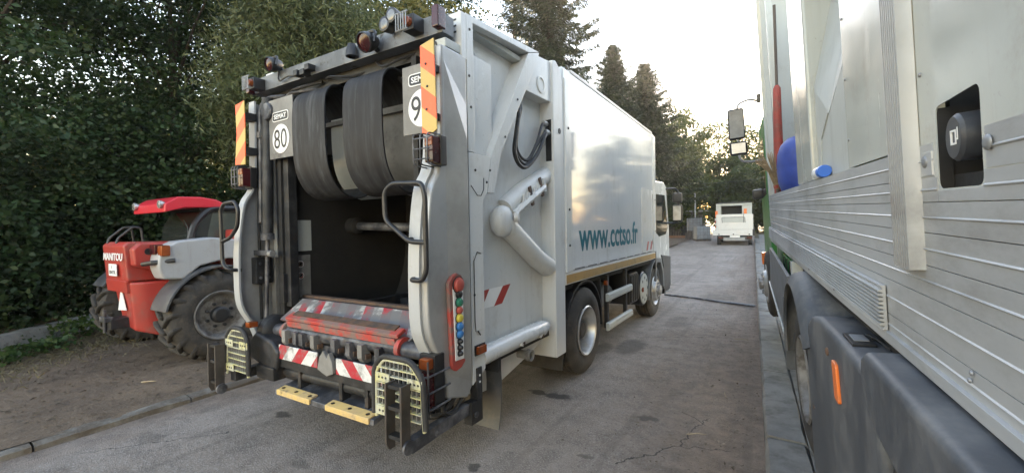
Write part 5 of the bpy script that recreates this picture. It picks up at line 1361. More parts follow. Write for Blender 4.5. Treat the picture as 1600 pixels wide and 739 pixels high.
# mudguard over the wheel: rounded shell
def shell(cy, cz, ro, x0, x1, a0, a1, name, m_, th=0.02, edge=0.06):
    """arched shell with a rolled outer edge"""
    n = 22
    sec = [(x1, 0.0), (x0 + edge, 0.0), (x0 + edge * 0.35, -edge * 0.25), (x0, -edge), (x0 + th, -edge), (x0 + edge * 0.5, -edge * 0.35 - th * 0.4), (x0 + edge, -th), (x1, -th)]
    vs = []
    for i in range(n + 1):
        a = R_(a0 + (a1 - a0) * i / n)
        for (x, dr) in sec:
            r = ro + dr
            vs.append((x, cy + r * math.cos(a), cz + r * math.sin(a)))
    m = len(sec)
    fs = [tuple(range(m)), tuple(n * m + k for k in range(m - 1, -1, -1))]
    for i in range(n):
        for q in range(m):
            fs.append((i * m + q, i * m + (q + 1) % m, (i + 1) * m + (q + 1) % m, (i + 1) * m + q))
    return MB().add(vs, fs).build(name, m_, RT, ang=50)
shell(3.70, 0.56, 0.73, -0.115, 0.40, -4, 150, 'mudguard', 'fender_plastic', edge=0.09)
MB().prism([(4.32, 0.95), (4.44, 0.60), (4.47, 0.30), (4.53, 0.30), (4.50, 0.62), (4.40, 0.98)], 'x', -0.105, 0.35).build('mudguard_leg', 'fender_plastic', RT, 0.012)
tb = MB().prism([(1.70, 0.08), (3.26, 0.08), (3.25, 0.80), (3.22, 0.95), (3.13, 1.06), (2.98, 1.13), (2.75, 1.175), (2.4, 1.19), (1.70, 1.20)], 'x', -0.082, 0.45).build('mudguard_box', 'fender_plastic', RT, 0.035, 4, ang=60)
box('box_latch', 'black_plastic', tb, -0.05, 0.03, 2.15, 2.33, 1.192, 1.205, 0.004)
box('latch_plate', 'galvanised', tb, -0.035, 0.015, 2.19, 2.29, 1.2055, 1.2095, 0.0015)
tube('latch_strap', 'dark_steel', tb, [(0.06, 2.1, 1.20), (0.045, 2.2, 1.212), (0.03, 2.30, 1.206)], 0.006, 6)
MB().prism(fillet_loop([(2.245, 0.905), (2.33, 0.905), (2.355, 1.075), (2.27, 1.075)], 0.018, 3), 'x', -0.094, -0.081).build('orange_reflector', 'orange_marker', tb, 0.004, label='long orange reflector')
MB().lathe([(0.020, 0), (0.020, -0.006), (0.010, -0.010), (0, -0.010)], (-0.082, 2.50, 1.065), 'x', 12).build('rusty_bolt', 'rust', tb)
MB().lathe([(0.012, 0), (0.012, -0.005), (0, -0.006)], (-0.082, 3.08, 0.55), 'x', 10).build('rusty_bolt', 'rust', tb)
MB().lathe([(0.012, 0), (0.012, -0.005), (0, -0.006)], (-0.082, 1.95, 0.72), 'x', 10).build('rusty_bolt', 'dark_steel', tb)
shell(0.75, 0.50, 0.70, -0.11, 0.40, 30, 170, 'mudguard', 'fender_plastic', edge=0.08)
MB().prism([(-0.3, 1.02), (1.50, 1.02), (1.66, 1.04), (1.80, 1.11), (1.835, 1.20), (1.82, 1.26), (1.77, 1.285), (-0.3, 1.285)], 'x', -0.095, 0.3).build('mudguard_top', 'fender_plastic', RT, 0.045, 5, ang=60)
box('mudguard_bracket', 'dark_steel', RT, -0.07, 0.1, 1.50, 1.62, 0.90, 1.02, 0.006)
# green chassis boxes, skirt
box('green_tank', 'green_paint', RT, 0.02, 0.55, 4.75, 5.7, 0.55, 1.24, 0.04)
box('green_box', 'green_paint', RT, 0.04, 0.5, 5.8, 6.6, 0.6, 1.28, 0.02)
for y in (4.95, 5.2, 5.45):
    box('tank_strap', 'dark_steel', RT, 0.012, 0.03, y, y + 0.05, 0.58, 1.22, 0.004)
box('white_hook', 'pale_paint', RT, -0.02, 0.06, 4.40, 4.52, 1.02, 1.28, 0.01)
MB().prism([(4.45, 1.15), (6.3, 1.25), (6.6, 0.75), (4.6, 0.45)], 'x', -0.06, -0.03).build('side_skirt', 'fender_grey', RT, 0.006)
MB().prism([(4.6, 0.44), (6.6, 0.74), (6.6, 0.78), (4.6, 0.48)], 'x', -0.075, -0.061).build('skirt_edge', 'white_gloss', RT, 0.003)
# cab
cabp = [(7.15, 0.55), (7.15, 2.95), (7.35, 3.1), (8.4, 3.05), (8.72, 1.85), (8.75, 0.5), (8.35, 0.5), (8.25, 0.95), (7.95, 1.12), (7.65, 0.95), (7.55, 0.55)]
gc = MB().prism(cabp, 'x', 0.02, 2.45).build('cab', 'green_paint', RT, 0.05, 3, ang=60)
MB().prism([(7.45, 1.95), (7.45, 2.8), (8.25, 2.8), (8.55, 1.9)], 'x', 0.012, 0.022).build('side_window', 'glass_dark', gc, 0.004)
MB().box(-0.05, 0.02, 8.42, 8.52, 0.78, 0.98).build('side_lamp', 'orange_marker', gc, 0.012)
ma = tube('mirror_arm', 'galvanised', gc, fillet([(0.03, 7.95, 3.45), (-0.10, 7.9, 3.50), (-0.27, 7.88, 3.45), (-0.30, 7.88, 3.28), (-0.30, 7.88, 2.62), (-0.26, 7.88, 2.52), (-0.10, 7.9, 2.50), (0.03, 7.95, 2.52)], 0.06), 0.018, 8)
mm = box('mirror', 'black_plastic', ma, -0.43, -0.19, 7.84, 7.93, 2.88, 3.38, 0.05, seg=3)
box('mirror_glass', 'plate_grey', mm, -0.41, -0.21, 7.836, 7.839, 2.91, 3.35, 0)
m2 = box('mirror', 'black_plastic', ma, -0.43, -0.17, 7.84, 7.94, 2.63, 2.85, 0.05, seg=3)
box('mirror_glass', 'chrome', m2, -0.40, -0.20, 7.836, 7.839, 2.66, 2.82, 0)
box('kerb_mirror', 'black_plastic', ma, 0.0, 0.06, 7.9, 7.98, 3.42, 3.56, 0.02)
box('front_mirror', 'black_plastic', gc, -0.14, 0.02, 8.05, 8.2, 1.90, 2.06, 0.04)

# world-space helper for things that stand on that truck
bpy.context.view_layer.update()
RTM = RT.matrix_basis.copy()
def on_truck(p): return RTM @ Vector(p)
rtrot = RT.rotation_euler
bar = MB()
bp_ = [(0.0, 0.0), (0.20, 0.0), (0.265, 0.03), (0.295, 0.14), (0.302, 0.28), (0.298, 0.30), (0.302, 0.32), (0.29, 0.46), (0.25, 0.57), (0.18, 0.64), (0.09, 0.665), (0.0, 0.67)]
bo = bar.lathe(bp_, (0, 0, 0), 'z', 36).build('plastic_tank', 'blue_plastic', ang=50)
bo.location = on_truck((0.345, 5.95, 1.90)); bo.rotation_euler = rtrot
tag(bo, 'rounded blue plastic tank behind the side boards of the right truck', 'tank')
MB().lathe([(0.05, 0), (0.05, 0.05), (0, 0.05)], (0.05, 0, 0.655), 'z', 16).build('cap', 'sign_black', bo, ang=40)
ro = MB().tube([(0, 0, 0), (0.01, -0.05, 0.5), (0.02, -0.10, 1.0), (0.03, -0.13, 1.32), (0.03, -0.135, 1.36)], [0.06, 0.055, 0.048, 0.042, 0.02], 12).build('red_pole', 'red_rod', ang=60)
MB().tube([(0.03, -0.135, 1.34), (0.05, -0.22, 2.3)], 0.016, 8).build('thin_rod', 'wood_grey', ro)
ro.location = on_truck((0.10, 6.42, 1.90)); ro.rotation_euler = rtrot
tag(ro, 'worn red steel pole leaning upright in front of the blue tank', 'pole')
br = thing('straw_broom', 'straw broom with its bristles up, beside the red pole on the right truck', 'broom', on_truck((0.065, 6.25, 1.90)), rtrot)
for i in range(46):
    a = random.uniform(-1, 1); b = random.uniform(-1, 1)
    MB().tube([(0.02 * a, 0.02 * b, 0.08), (-0.04 + 0.05 * a, 0.03 * b, 0.3), (-0.10 + 0.13 * a, 0.05 * b, 0.50 + random.uniform(-0.06, 0.05))], [0.005, 0.004, 0.0025], 4).build('bristle', 'straw', br, smooth=False)
tube('handle', 'wood_grey', br, [(0, 0, 0.0), (0, 0, 0.12)], 0.018, 8)
tube('binding', 'red_rod', br, [(-0.01, 0, 0.09), (-0.015, 0, 0.13)], 0.03, 8)
bt_ = MB().lathe([(0, 0), (0.03, 0.0), (0.034, 0.01), (0.034, 0.13), (0.03, 0.16), (0.0, 0.162)], (0, 0, 0), 'y', 18).build('cleaner_bottle', 'bottle_white', ang=40)
bt_.location = on_truck((0.012, 2.95, 1.957)); bt_.rotation_euler = rtrot
tag(bt_, 'small white bottle with bright blue cap lying on the top side board', 'bottle')
MB().lathe([(0.032, -0.07), (0.034, -0.065), (0.034, -0.002), (0.031, 0.0), (0, 0)], (0, 0, 0), 'y', 18).build('blue_cap', 'blue_cap', bt_, ang=40)

# ================================================================== far end of the road
FT = thing('small_tipper', 'small white truck with tall tailboard at the far end of the road', 'truck', (-1.98, 29.3, zg(29.3)), (0, 0, R_(2)))
def fwheel(x, y):
    w = MB().lathe([(0.22, 0), (0.34, 0.0), (0.36, -0.03), (0.36, -0.17), (0.33, -0.2), (0, -0.2)], (x, y, 0.36), 'x', 24).build('wheel', 'rubber', FT, ang=40)
    MB().lathe([(0.22, 0.002), (0.18, -0.05), (0, -0.05)], (x, y, 0.36), 'x', 20).build('rim', 'rim_grey', w)
for x in (-0.72, 1.0):
    fwheel(x, 0.55); fwheel(x, 3.3)
box('chassis', 'dark_steel', FT, -0.7, 0.8, 0.1, 4.2, 0.35, 0.55, 0.01)
box('bed', 'white_paint', FT, -1.15, 1.02, 0.0, 2.9, 0.62, 0.98, 0.02)
box('tailboard', 'white_paint', FT, -0.92, 1.02, 0.02, 0.06, 0.985, 1.92, 0.015)
fw = box('tail_panel', 'pale_paint', FT, -0.62, 0.60, 0.005, 0.018, 1.42, 1.74, 0.006)
tube('panel_loop', 'galvanised', FT, fillet([(-0.60, 0.0, 1.40), (-0.64, 0.0, 1.74), (0.62, 0.0, 1.74), (0.64, 0.0, 1.40)], 0.08), 0.02, 6)
tube('tail_stay', 'galvanised', FT, [(0.55, 0.0, 1.40), (0.55, 0.0, 1.92)], 0.02, 6)
box('side_board', 'white_paint', FT, -0.96, -0.92, 0.06, 2.9, 0.985, 1.9, 0.01)
box('side_board', 'white_paint', FT, 1.02, 1.06, 0.06, 2.9, 0.985, 1.9, 0.01)
box('hopper', 'hopper_dark', FT, -0.68, 0.45, 0.9, 2.6, 1.0, 2.45, 0.02)
for (a, b) in ((-0.98, -0.70), (0.46, 1.0)):
    box('hopper_post', 'pale_paint', FT, a, b, 0.45, 2.6, 1.0, 2.58, 0.02)
box('hopper_header', 'pale_paint', FT, -0.98, 1.0, 0.40, 2.6, 2.46, 2.60, 0.02)
box('lamp_bar', 'dark_steel', FT, -0.95, 0.95, 0.36, 0.5, 2.605, 2.68, 0.01)
box('warning_board', 'far_stripes', FT, -1.04, -0.86, 0.34, 0.36, 1.0, 1.7, 0)
box('orange_board', 'orange_marker', FT, -1.02, -0.88, 0.34, 0.36, 1.75, 2.15, 0)
box('orange_board', 'orange_marker', FT, 0.56, 0.72, 0.42, 0.44, 1.95, 2.25, 0)
box('bumper', 'galvanised', FT, -0.55, 0.62, 0.05, 0.12, 0.30, 0.50, 0.01)
box('number_plate', 'sign_white', FT, -0.2, 0.35, 0.03, 0.045, 0.50, 0.61, 0.004)
for x in (-0.85, 0.72):
    box('tail_lamp', 'red_lens', FT, x, x + 0.28, 0.03, 0.08, 0.42, 0.55, 0.01)
for x in (-0.8, 0.0, 0.85):
    box('hinge', 'dark_steel', FT, x - 0.04, x + 0.04, -0.01, 0.0, 0.66, 0.72, 0.004)
box('cab', 'white_paint', FT, -0.85, 0.95, 3.0, 4.6, 0.5, 2.1, 0.08)
box('tool_box', 'dark_steel', FT, 1.0, 1.15, 0.3, 0.8, 0.6, 1.1, 0.01)

def ibc(loc, rz, label, dark):
    r = thing('ibc_tank', label, 'tank', loc, (0, 0, rz), 'liquid containers by the shed')
    box('pallet', 'wood_grey', r, -0.5, 0.5, -0.6, 0.6, 0.0, 0.13, 0.01)
    b = box('bottle', 'tank_white' if not dark else 'plate_grey', r, -0.47, 0.47, -0.57, 0.57, 0.14, 1.10, 0.06, seg=3)
    MB().lathe([(0.12, 0), (0.12, 0.05), (0, 0.05)], (0, 0, 1.10), 'z', 16).build('lid', 'sign_black', b)
    for z in (0.2, 0.42, 0.64, 0.86, 1.08):
        tube('cage_hoop', 'galvanised', r, [(-0.5, -0.6, z), (0.5, -0.6, z), (0.5, 0.6, z), (-0.5, 0.6, z), (-0.5, -0.6, z)], 0.014, 6)
    for i in range(5):
        x = -0.5 + i * 0.25
        for y in (-0.6, 0.6):
            tube('cage_bar', 'galvanised', r, [(x, y, 0.13), (x, y, 1.12)], 0.012, 6)
    for i in range(1, 5):
        y = -0.6 + i * 0.24
        for x in (-0.5, 0.5):
            tube('cage_bar', 'galvanised', r, [(x, y, 0.13), (x, y, 1.12)], 0.012, 6)
    return r
ibc((-4.35, 33.9, zg(33.9) - 0.02), R_(20), 'pale caged liquid container nearest the road by the shed', False)
ps = thing('pallet_stack', 'stack of grey wooden pallets under the darker container', 'pallets', (-5.15, 35.9, zg(35.9) - 0.03))
for i in range(4):
    for j in range(5):
        box('deck_board', 'wood_grey', ps, -0.6, 0.6, -0.6 + j * 0.27, -0.48 + j * 0.27, i * 0.14 + 0.10, i * 0.14 + 0.125, 0)
    for y in (-0.6, -0.06, 0.48):
        box('bearer', 'wood_grey', ps, -0.58, 0.58, y, y + 0.1, i * 0.14 - 0.014, i * 0.14 + 0.099, 0)
ibc((-5.15, 35.9, zg(35.9) + 0.515), R_(12), 'darker caged liquid container raised on pallets behind the pale one', True)
sh = thing('shed', 'low dark wooden shed with flat roof beyond the parked refuse truck', 'shed', (-7.0, 41.0, zg(41) - 0.1))
for i in range(18):
    box('wall_board', 'wood_grey', sh, -1.9 + i * 0.21, -1.71 + i * 0.21, -1.2, -1.17, 0, 2.2, 0)
    if i < 12:
        box('wall_board', 'wood_grey', sh, 1.87, 1.9, -1.16 + i * 0.21, -0.97 + i * 0.21, 0, 2.2, 0)
box('door', 'dark_steel', sh, 0.2, 0.95, -1.215, -1.205, 0.05, 1.95, 0)
box('window', 'glass_dark', sh, -0.9, -0.3, -1.215, -1.205, 1.0, 1.6, 0)
MB().box(-2.2, 2.2, -1.5, 1.5, 2.22, 2.34, Matrix.Rotation(R_(2), 3, 'X')).build('roof', 'plate_grey', sh, 0.01)
pl = thing('plank_pile', 'low pile of orange brown planks lying before the shed', 'planks', (-6.9, 37.2, zg(37.2) - 0.05))
for i in range(9):
    MB().box(-1.7, 1.6, -0.5 + (i % 5) * 0.24, -0.30 + (i % 5) * 0.24, 0.05 + (i // 5) * 0.12, 0.13 + (i // 5) * 0.12, Matrix.Rotation(R_(random.uniform(-6, 6)), 3, 'Z')).build('plank', 'log_orange', pl, 0.005)
po = thing('wire_post', 'thin grey post behind the liquid containers', 'post', (-5.3, 37.5, zg(37.5) - 0.1))
tube('shaft', 'galvanised', po, [(0, 0, 0), (0, 0, 3.7)], 0.05, 8)
box('cap', 'galvanised', po, -0.06, 0.06, -0.06, 0.06, 3.7, 3.74, 0.005)
wr = MB().tube(smooth_path([(-16, 36, 6.2), (-9, 36.5, 5.3), (-3, 37, 5.1), (6, 38, 5.7)], 8), 0.016, 5).build('overhead_wire', 'cable')
tag(wr, 'thin overhead wire crossing in front of the far trees', 'wire')
rod = MB().tube([(-2.34, 11.29, 0.045), (-1.6, 10.95, 0.06), (-0.9, 10.66, 0.045), (-0.32, 10.42, 0.05)], 0.022, 8).build('metal_rod', 'worn_steel')
tag(rod, 'long thin metal rod lying across the road beyond the front wheel', 'rod')
rod2 = MB().tube([(-1.55, 11.02, 0.045), (-0.30, 10.52, 0.05)], 0.014, 8).build('metal_rod', 'galvanised')
tag(rod2, 'short thin galvanised rod lying just behind the longer one', 'rod')

# concrete blocks behind the telehandler
for i, (x, y, z, s, a, lb) in enumerate(((-10.9, 3.25, 0.16, (0.42, 0.25, 0.2), 20, 'rough grey concrete block lying flat behind the red telehandler'), (-10.75, 3.75, 0.33, (0.35, 0.22, 0.26), 55, 'broken concrete block tilted on the bank behind the flat block'))):
    me = MB().box(-s[0], s[0], -s[1], s[1], -s[2], s[2])
    ob = me.build('concrete_block', 'concrete_pale', None, 0.03, 2)
    for v in ob.data.vertices:
        v.co += Vector((random.uniform(-.02, .02), random.uniform(-.02, .02), random.uniform(-.02, .02)))
    ob.location = (x, y, z); ob.rotation_euler = (R_(4), R_(6 * (i + 1)), R_(a))
    tag(ob, lb, 'block')

# ================================================================== vegetation
def leaf_obj(name, C, D, L, W, m, parent=None, fold=0.25, ups=None):
    n = len(C)
    D = D / np.maximum(np.linalg.norm(D, axis=1, keepdims=True), 1e-6)
    rnd = rng.normal(size=(n, 3)) if ups is None else ups
    S = np.cross(D, rnd); S /= np.maximum(np.linalg.norm(S, axis=1, keepdims=True), 1e-6)
    N = np.cross(S, D)
    L = np.broadcast_to(np.asarray(L, float).reshape(-1, 1), (n, 1)); W = np.broadcast_to(np.asarray(W, float).reshape(-1, 1), (n, 1))
    V = np.empty((n, 4, 3))
    V[:, 0] = C - D * L * 0.5
    V[:, 1] = C + S * W * 0.5 + D * L * 0.02 + N * W * fold
    V[:, 2] = C + D * L * 0.5
    V[:, 3] = C - S * W * 0.5 + D * L * 0.02 + N * W * fold
    me = bpy.data.meshes.new(name)
    me.vertices.add(4 * n)
    me.vertices.foreach_set('co', V.astype(np.float32).ravel())
    me.loops.add(4 * n)
    me.loops.foreach_set('vertex_index', np.arange(4 * n, dtype=np.int32))
    me.polygons.add(n)
    me.polygons.foreach_set('loop_start', np.arange(0, 4 * n, 4, dtype=np.int32))
    me.polygons.foreach_set('loop_total', np.full(n, 4, dtype=np.int32))
    me.update(calc_edges=True)
    me.materials.append(MATS[m])
    ob = bpy.data.objects.new(name, me)
    COL.objects.link(ob)
    if parent is not None: ob.parent = parent
    return ob

def clumps(ells, n, shell=2.4):
    """points in a set of ellipsoids, denser outwards"""
    out = []
    vol = np.array([e[3] * e[4] * e[5] for e in ells]) ** 0.8
    pick = rng.choice(len(ells), size=n, p=vol / vol.sum())
    for i in pick:
        e = ells[i]
        d = rng.normal(size=3); d /= np.linalg.norm(d)
        r = rng.random() ** (1 / shell)
        out.append((e[0] + d[0] * r * e[3], e[1] + d[1] * r * e[4], e[2] + d[2] * r * e[5]))
    return np.array(out)

def tree(label, base, H, ells, ncl, npl, leaf, m, tr=0.16, sig=(0.40, 0.40, 0.14), droop=0.35, lean=(0, 0), group='leafy trees left of the road', name='leafy_tree', limbs=26, cat='tree', narrow=0.62, bush=False):
    root = thing(name, label, cat, base, group=group)
    cl = clumps(ells, ncl)
    tm = MB()
    top = Vector((lean[0], lean[1], H * 0.86))
    if not bush:
        pts = []
        for i in range(9):
            t = i / 8
            pts.append((top.x * t ** 1.4 + 0.10 * math.sin(3.1 * t + base[0]) * t, top.y * t ** 1.4 + 0.10 * math.cos(2.7 * t + base[1]) * t - 0.10 * t, top.z * t - 0.15 * (1 - t)))
        tm.tube(pts, [tr * (1.25 if i == 0 else 1) * (1 - 0.86 * i / 8) for i in range(9)], 9)
    order = rng.permutation(len(cl))[:limbs]
    for k in order:
        c = Vector(cl[k])
        if bush:
            s = Vector((c.x * 0.25, c.y * 0.25, -0.05))
        else:
            t = max(0.16, min(0.95, (c.z * 0.72) / top.z))
            s = Vector((top.x * t ** 1.4 + 0.10 * math.sin(3.1 * t + base[0]) * t, top.y * t ** 1.4 + 0.10 * math.cos(2.7 * t + base[1]) * t - 0.10 * t, top.z * t))
        mid = s.lerp(c, 0.5) + Vector((random.uniform(-.15, .15), random.uniform(-.15, .15), 0.12 * (c - s).length))
        r0 = (tr * 0.34 if not bush else 0.02)
        tm.tube([s, s.lerp(mid, 0.5) + Vector((0, 0, 0.03)), mid, c], [r0, r0 * 0.75, r0 * 0.5, r0 * 0.15], 5)
    tm.build('trunk', 'bark', root)
    n = ncl * npl
    C = np.repeat(cl, npl, axis=0) + rng.normal(size=(n, 3)) * np.array(sig)
    C = C[C[:, 2] > 0.04]
    n = len(C)
    D = rng.normal(size=(n, 3)); D[:, 2] = D[:, 2] * 0.55 - droop
    L = leaf * rng.uniform(0.5, 1.35, n)
    leaf_obj('crown', C, D, L, L * narrow, m, root)
    return root

G1 = 'leafy trees left of the road'
tree('dark leafy tree at the far left edge behind the concrete kerb', (-12.6, 1.6, 0.1), 10, [(0, 0, 6.2, 2.9, 2.9, 3.4), (0.8, 0.6, 3.3, 2.3, 2.2, 1.5), (-0.6, 1.2, 8.2, 2.4, 2.4, 2.0)], 230, 200, 0.10, 'leaf_dark', 0.17)
tree('dark leafy tree with slim trunk directly behind the telehandler', (-12.4, 4.6, 0.1), 10.5, [(0, 0, 6.4, 2.6, 2.6, 3.4), (0.6, -0.4, 3.4, 2.2, 2.0, 1.3), (0.4, 0.3, 8.8, 2.2, 2.2, 1.8)], 230, 200, 0.10, 'leaf_dark', 0.14)
tree('dark leafy tree between the telehandler roof and the pale willow', (-12.6, 7.4, 0.1), 11, [(0, 0, 6.6, 2.7, 2.6, 3.2), (0.6, 0.2, 3.6, 2.1, 2.0, 1.3), (0.2, 0, 9.2, 2.3, 2.2, 1.8)], 210, 190, 0.10, 'leaf_dark', 0.16)
tree('tall dark tree rising behind the rear light beam of the refuse truck', (-9.9, 10.2, 0.1), 11, [(0, 0, 7.0, 2.5, 2.5, 3.4), (0.5, 0.3, 4.5, 2.1, 2.0, 1.4), (0.6, -0.4, 9.4, 2.1, 2.1, 1.5)], 180, 170, 0.105, 'leaf_dark', 0.16)
tree('second slim dark tree farther back at the left, trunk seen low through leaves', (-17.0, 5.6, 0.2), 11, [(0, 0, 7.6, 3.2, 3.2, 3.0), (0, 0.5, 5.0, 2.6, 2.6, 1.2)], 80, 80, 0.16, 'leaf_dark', 0.13)
tree('back row dark tree beyond the far left one', (-17.5, 2.2, 0.2), 11, [(0, 0, 7.4, 3.2, 3.0, 3.0), (0, 0.5, 4.8, 2.6, 2.6, 1.2)], 75, 80, 0.16, 'leaf_dark', 0.14)
tree('back row dark tree seen between the willow and the telehandler cab', (-16.5, 10.0, 0.2), 12, [(0, 0, 7.4, 3.0, 3.0, 3.4), (0, 0.5, 4.8, 2.4, 2.4, 1.3)], 75, 80, 0.16, 'leaf_dark', 0.14)
tree('pale grey green willow hanging over the rear left of the refuse truck', (-9.0, 6.0, 0.1), 7.6, [(0.4, -0.7, 5.0, 1.5, 1.3, 1.3), (0.8, 0.3, 5.7, 1.5, 1.3, 1.2), (0.0, -1.2, 4.3, 1.1, 1.0, 0.9), (0.3, -0.6, 6.4, 1.5, 1.3, 1.0)], 300, 170, 0.15, 'leaf_willow', 0.10, (0.24, 0.24, 0.30), 0.8, group=G1, name='willow_tree', narrow=0.20)
tree('olive yellow leafy tree behind the left belt and lamps of the refuse truck', (-8.3, 8.9, 0.1), 8.6, [(0.2, -0.3, 6.4, 1.6, 1.4, 1.5), (0, 0, 5.0, 1.4, 1.3, 1.0)], 190, 120, 0.12, 'leaf_olive', 0.10, group=G1)
# undergrowth along the bank, one bush each
bl = ['low dark bush at the left picture edge behind the concrete kerb', 'low dark bush second from the left edge along the kerb', 'dark bush just left of the telehandler rear wheel',
      'dark bush behind the red rear of the telehandler', 'dark bush behind the telehandler cab window', 'dark bush behind the left wing of the refuse truck']
for i, (x, y, rx, h) in enumerate(((-11.4, 0.9, 1.4, 3.3), (-12.6, 2.1, 1.4, 2.7), (-12.2, 3.4, 1.2, 3.3), (-11.8, 4.9, 1.2, 2.5), (-11.2, 6.3, 1.3, 3.1), (-10.0, 7.8, 1.2, 2.6))):
    tree(bl[i], (x, y, 0.1), h, [(0, 0, h * 0.48, rx, rx * 0.95, h * 0.52)], 150, 130, 0.11, 'leaf_dark', sig=(0.25, 0.25, 0.18), group='bushes along the bank', name='bush', cat='bush', limbs=30, bush=True)
# sunlit shrubs far behind, seen through gaps
for i, (x, y, lb) in enumerate(((-29, 8.5, 'sunlit yellow shrub glimpsed through leaves above the telehandler'), (-32, 4.5, 'sunlit yellow shrub glimpsed at the far left edge'), (-26, 13.0, 'sunlit yellow shrub glimpsed right of the telehandler roof'), (-23, 0.5, 'green shrub in the back row at the far left edge'), (-22, 8.5, 'green shrub in the back row behind the telehandler'))):
    tree(lb, (x, y, 0.2), 8.0, [(0, 0, 4.2, 3.4, 3.4, 3.8)], 170, 120, 0.22, 'leaf_yellow' if i < 3 else 'leaf_mid', 0.08, group='sunlit shrubs behind the trees', name='shrub', cat='shrub', limbs=16)

def spruce(label, base, H, Rmax, nwh, m='needles', density=1.0, group='spruce trees behind the refuse truck', low=0.12):
    root = thing('spruce_tree', label, 'tree', base, group=group)
    tm = MB()
    tm.tube([(0, 0, -0.2), (0.05, 0, H * 0.5), (0, 0.03, H)], [0.02 * H * 0.9, 0.012 * H, 0.01], 9)
    Cs = []; Ds = []; Ls = []
    for w in range(nwh):
        t = (w + rng.uniform(-0.3, 0.3)) / nwh
        z = H * (low + (0.99 - low) * t)
        R0 = Rmax * (1 - t) ** 0.8 * rng.uniform(0.85, 1.15) + 0.10
        nb = int(rng.integers(6, 9))
        for b in range(nb):
            a = 2 * math.pi * (b + rng.uniform(-0.35, 0.35)) / nb + w * 0.9
            Lb = R0 * rng.uniform(0.45, 1.15)
            u = np.array([math.cos(a), math.sin(a), 0.0])
            sag = rng.uniform(0.18, 0.42) * (1 - t) + 0.02
            lift = 0.55 * t
            ns = max(6, int(Lb / 0.10))
            ss = np.linspace(0.05, 1, ns)
            P = np.array([0, 0, z]) + np.outer(ss * Lb, u) + np.outer((lift * ss - sag * ss * 1.5 + sag * 0.9 * ss ** 3) * Lb, [0, 0, 1])
            tm.tube([P[0], P[len(P) // 3], P[2 * len(P) // 3], P[-1]], [0.022 * (1 - t) + 0.008, 0.016 * (1 - t) + 0.006, 0.010, 0.004], 4)
            side = np.array([-u[1], u[0], 0.0])
            k = int(9 * density)
            for p, s in zip(P, ss):
                wd = (0.42 * (1 - s) + 0.10) * min(1.0, Lb / 1.2) * (0.5 + 0.5 * min(1, s * 4))
                q = rng.uniform(-1, 1, k)
                off = np.outer(q * wd, side) + np.outer(np.abs(q) * wd * 0.25, u)
                hang = -np.abs(rng.normal(size=k)) * 0.13 * (1.2 - t)
                Cs.append(p + off + np.outer(hang, [0, 0, 1]) + rng.normal(size=(k, 3)) * 0.03)
                d = np.outer(np.sign(q) * 0.7, side) + u * 0.55 + np.outer(-rng.uniform(0.1, 1.0, k), [0, 0, 1]) + rng.normal(size=(k, 3)) * 0.25
                Ds.append(d); Ls.append(rng.uniform(0.16, 0.32, k))
    tm.build('trunk', 'bark', root, smooth=False)
    C = np.concatenate(Cs); D = np.concatenate(Ds); L = np.concatenate(Ls)
    leaf_obj('crown', C, D, L, L * 0.17, m, root)
    return root
spruce('tall spruce standing directly behind the refuse truck container, top out of frame', (-8.6, 17.6, 0.2), 17.5, 3.9, 52, density=1.6)
spruce('spruce with pointed top, left of the two farther spruces', (-8.3, 25.9, 0.5), 12.6, 3.3, 54, density=1.5, low=0.3)
spruce('spruce with pointed top, right of the two farther spruces', (-7.0, 28.4, 0.5), 12.0, 3.6, 52, density=1.5, low=0.3)
spruce('second tall spruce half hidden behind the first one', (-11.6, 19.6, 0.2), 16.5, 2.8, 36, density=0.9)
G3 = 'leafy trees at the end of the road'
far = [('dark leafy tree right of the spruces above the truck cab', (-8.2, 40, 0.6), 10.6, 3.0, 'leaf_mid'), ('leafy tree above the small white truck', (-4.6, 50, 0.8), 11.4, 3.6, 'leaf_mid'),
       ('leafy tree in the sun glow beside the mirror of the right truck', (0.6, 54, 0.8), 11.0, 3.6, 'leaf_mid'), ('leafy tree behind the shed roof', (-10.5, 47, 0.8), 11.0, 3.4, 'leaf_mid'),
       ('leafy tree at the end of the road behind the right truck', (5.6, 52, 0.8), 11.2, 3.6, 'leaf_mid'), ('leafy tree far left behind the spruces', (-14, 36, 0.6), 11, 3.4, 'leaf_dark'),
       ('bushy tree low behind the liquid containers', (-9.5, 47, 0.7), 5.6, 2.6, 'leaf_mid'), ('bushy tree low behind the small white truck', (-1.2, 46, 0.7), 6.2, 3.0, 'leaf_mid')]
for lb, b, H, r, m_ in far:
    H *= 1.12; r *= 1.08
    tree(lb, b, H, [(0, 0, H * 0.58, r, r, H * 0.40), (r * 0.35, 0, H * 0.36, r * 0.85, r * 0.85, H * 0.27), (-r * 0.4, 0.3, H * 0.30, r * 0.8, r * 0.8, H * 0.24)], 290, 110, 0.26, m_, 0.2, (0.45, 0.45, 0.3), 0.3, group=G3, limbs=20)
# two trees on the other side of the right truck (mirrored in the white container side)
spruce('spruce beyond the right truck', (9.5, 26, 0.3), 12.5, 3.0, 34, density=1.0, group='trees beyond the right truck', low=0.04)
spruce('taller spruce beyond the right truck, farther along', (13.5, 33, 0.4), 15.0, 3.4, 34, density=1.0, group='trees beyond the right truck', low=0.04)

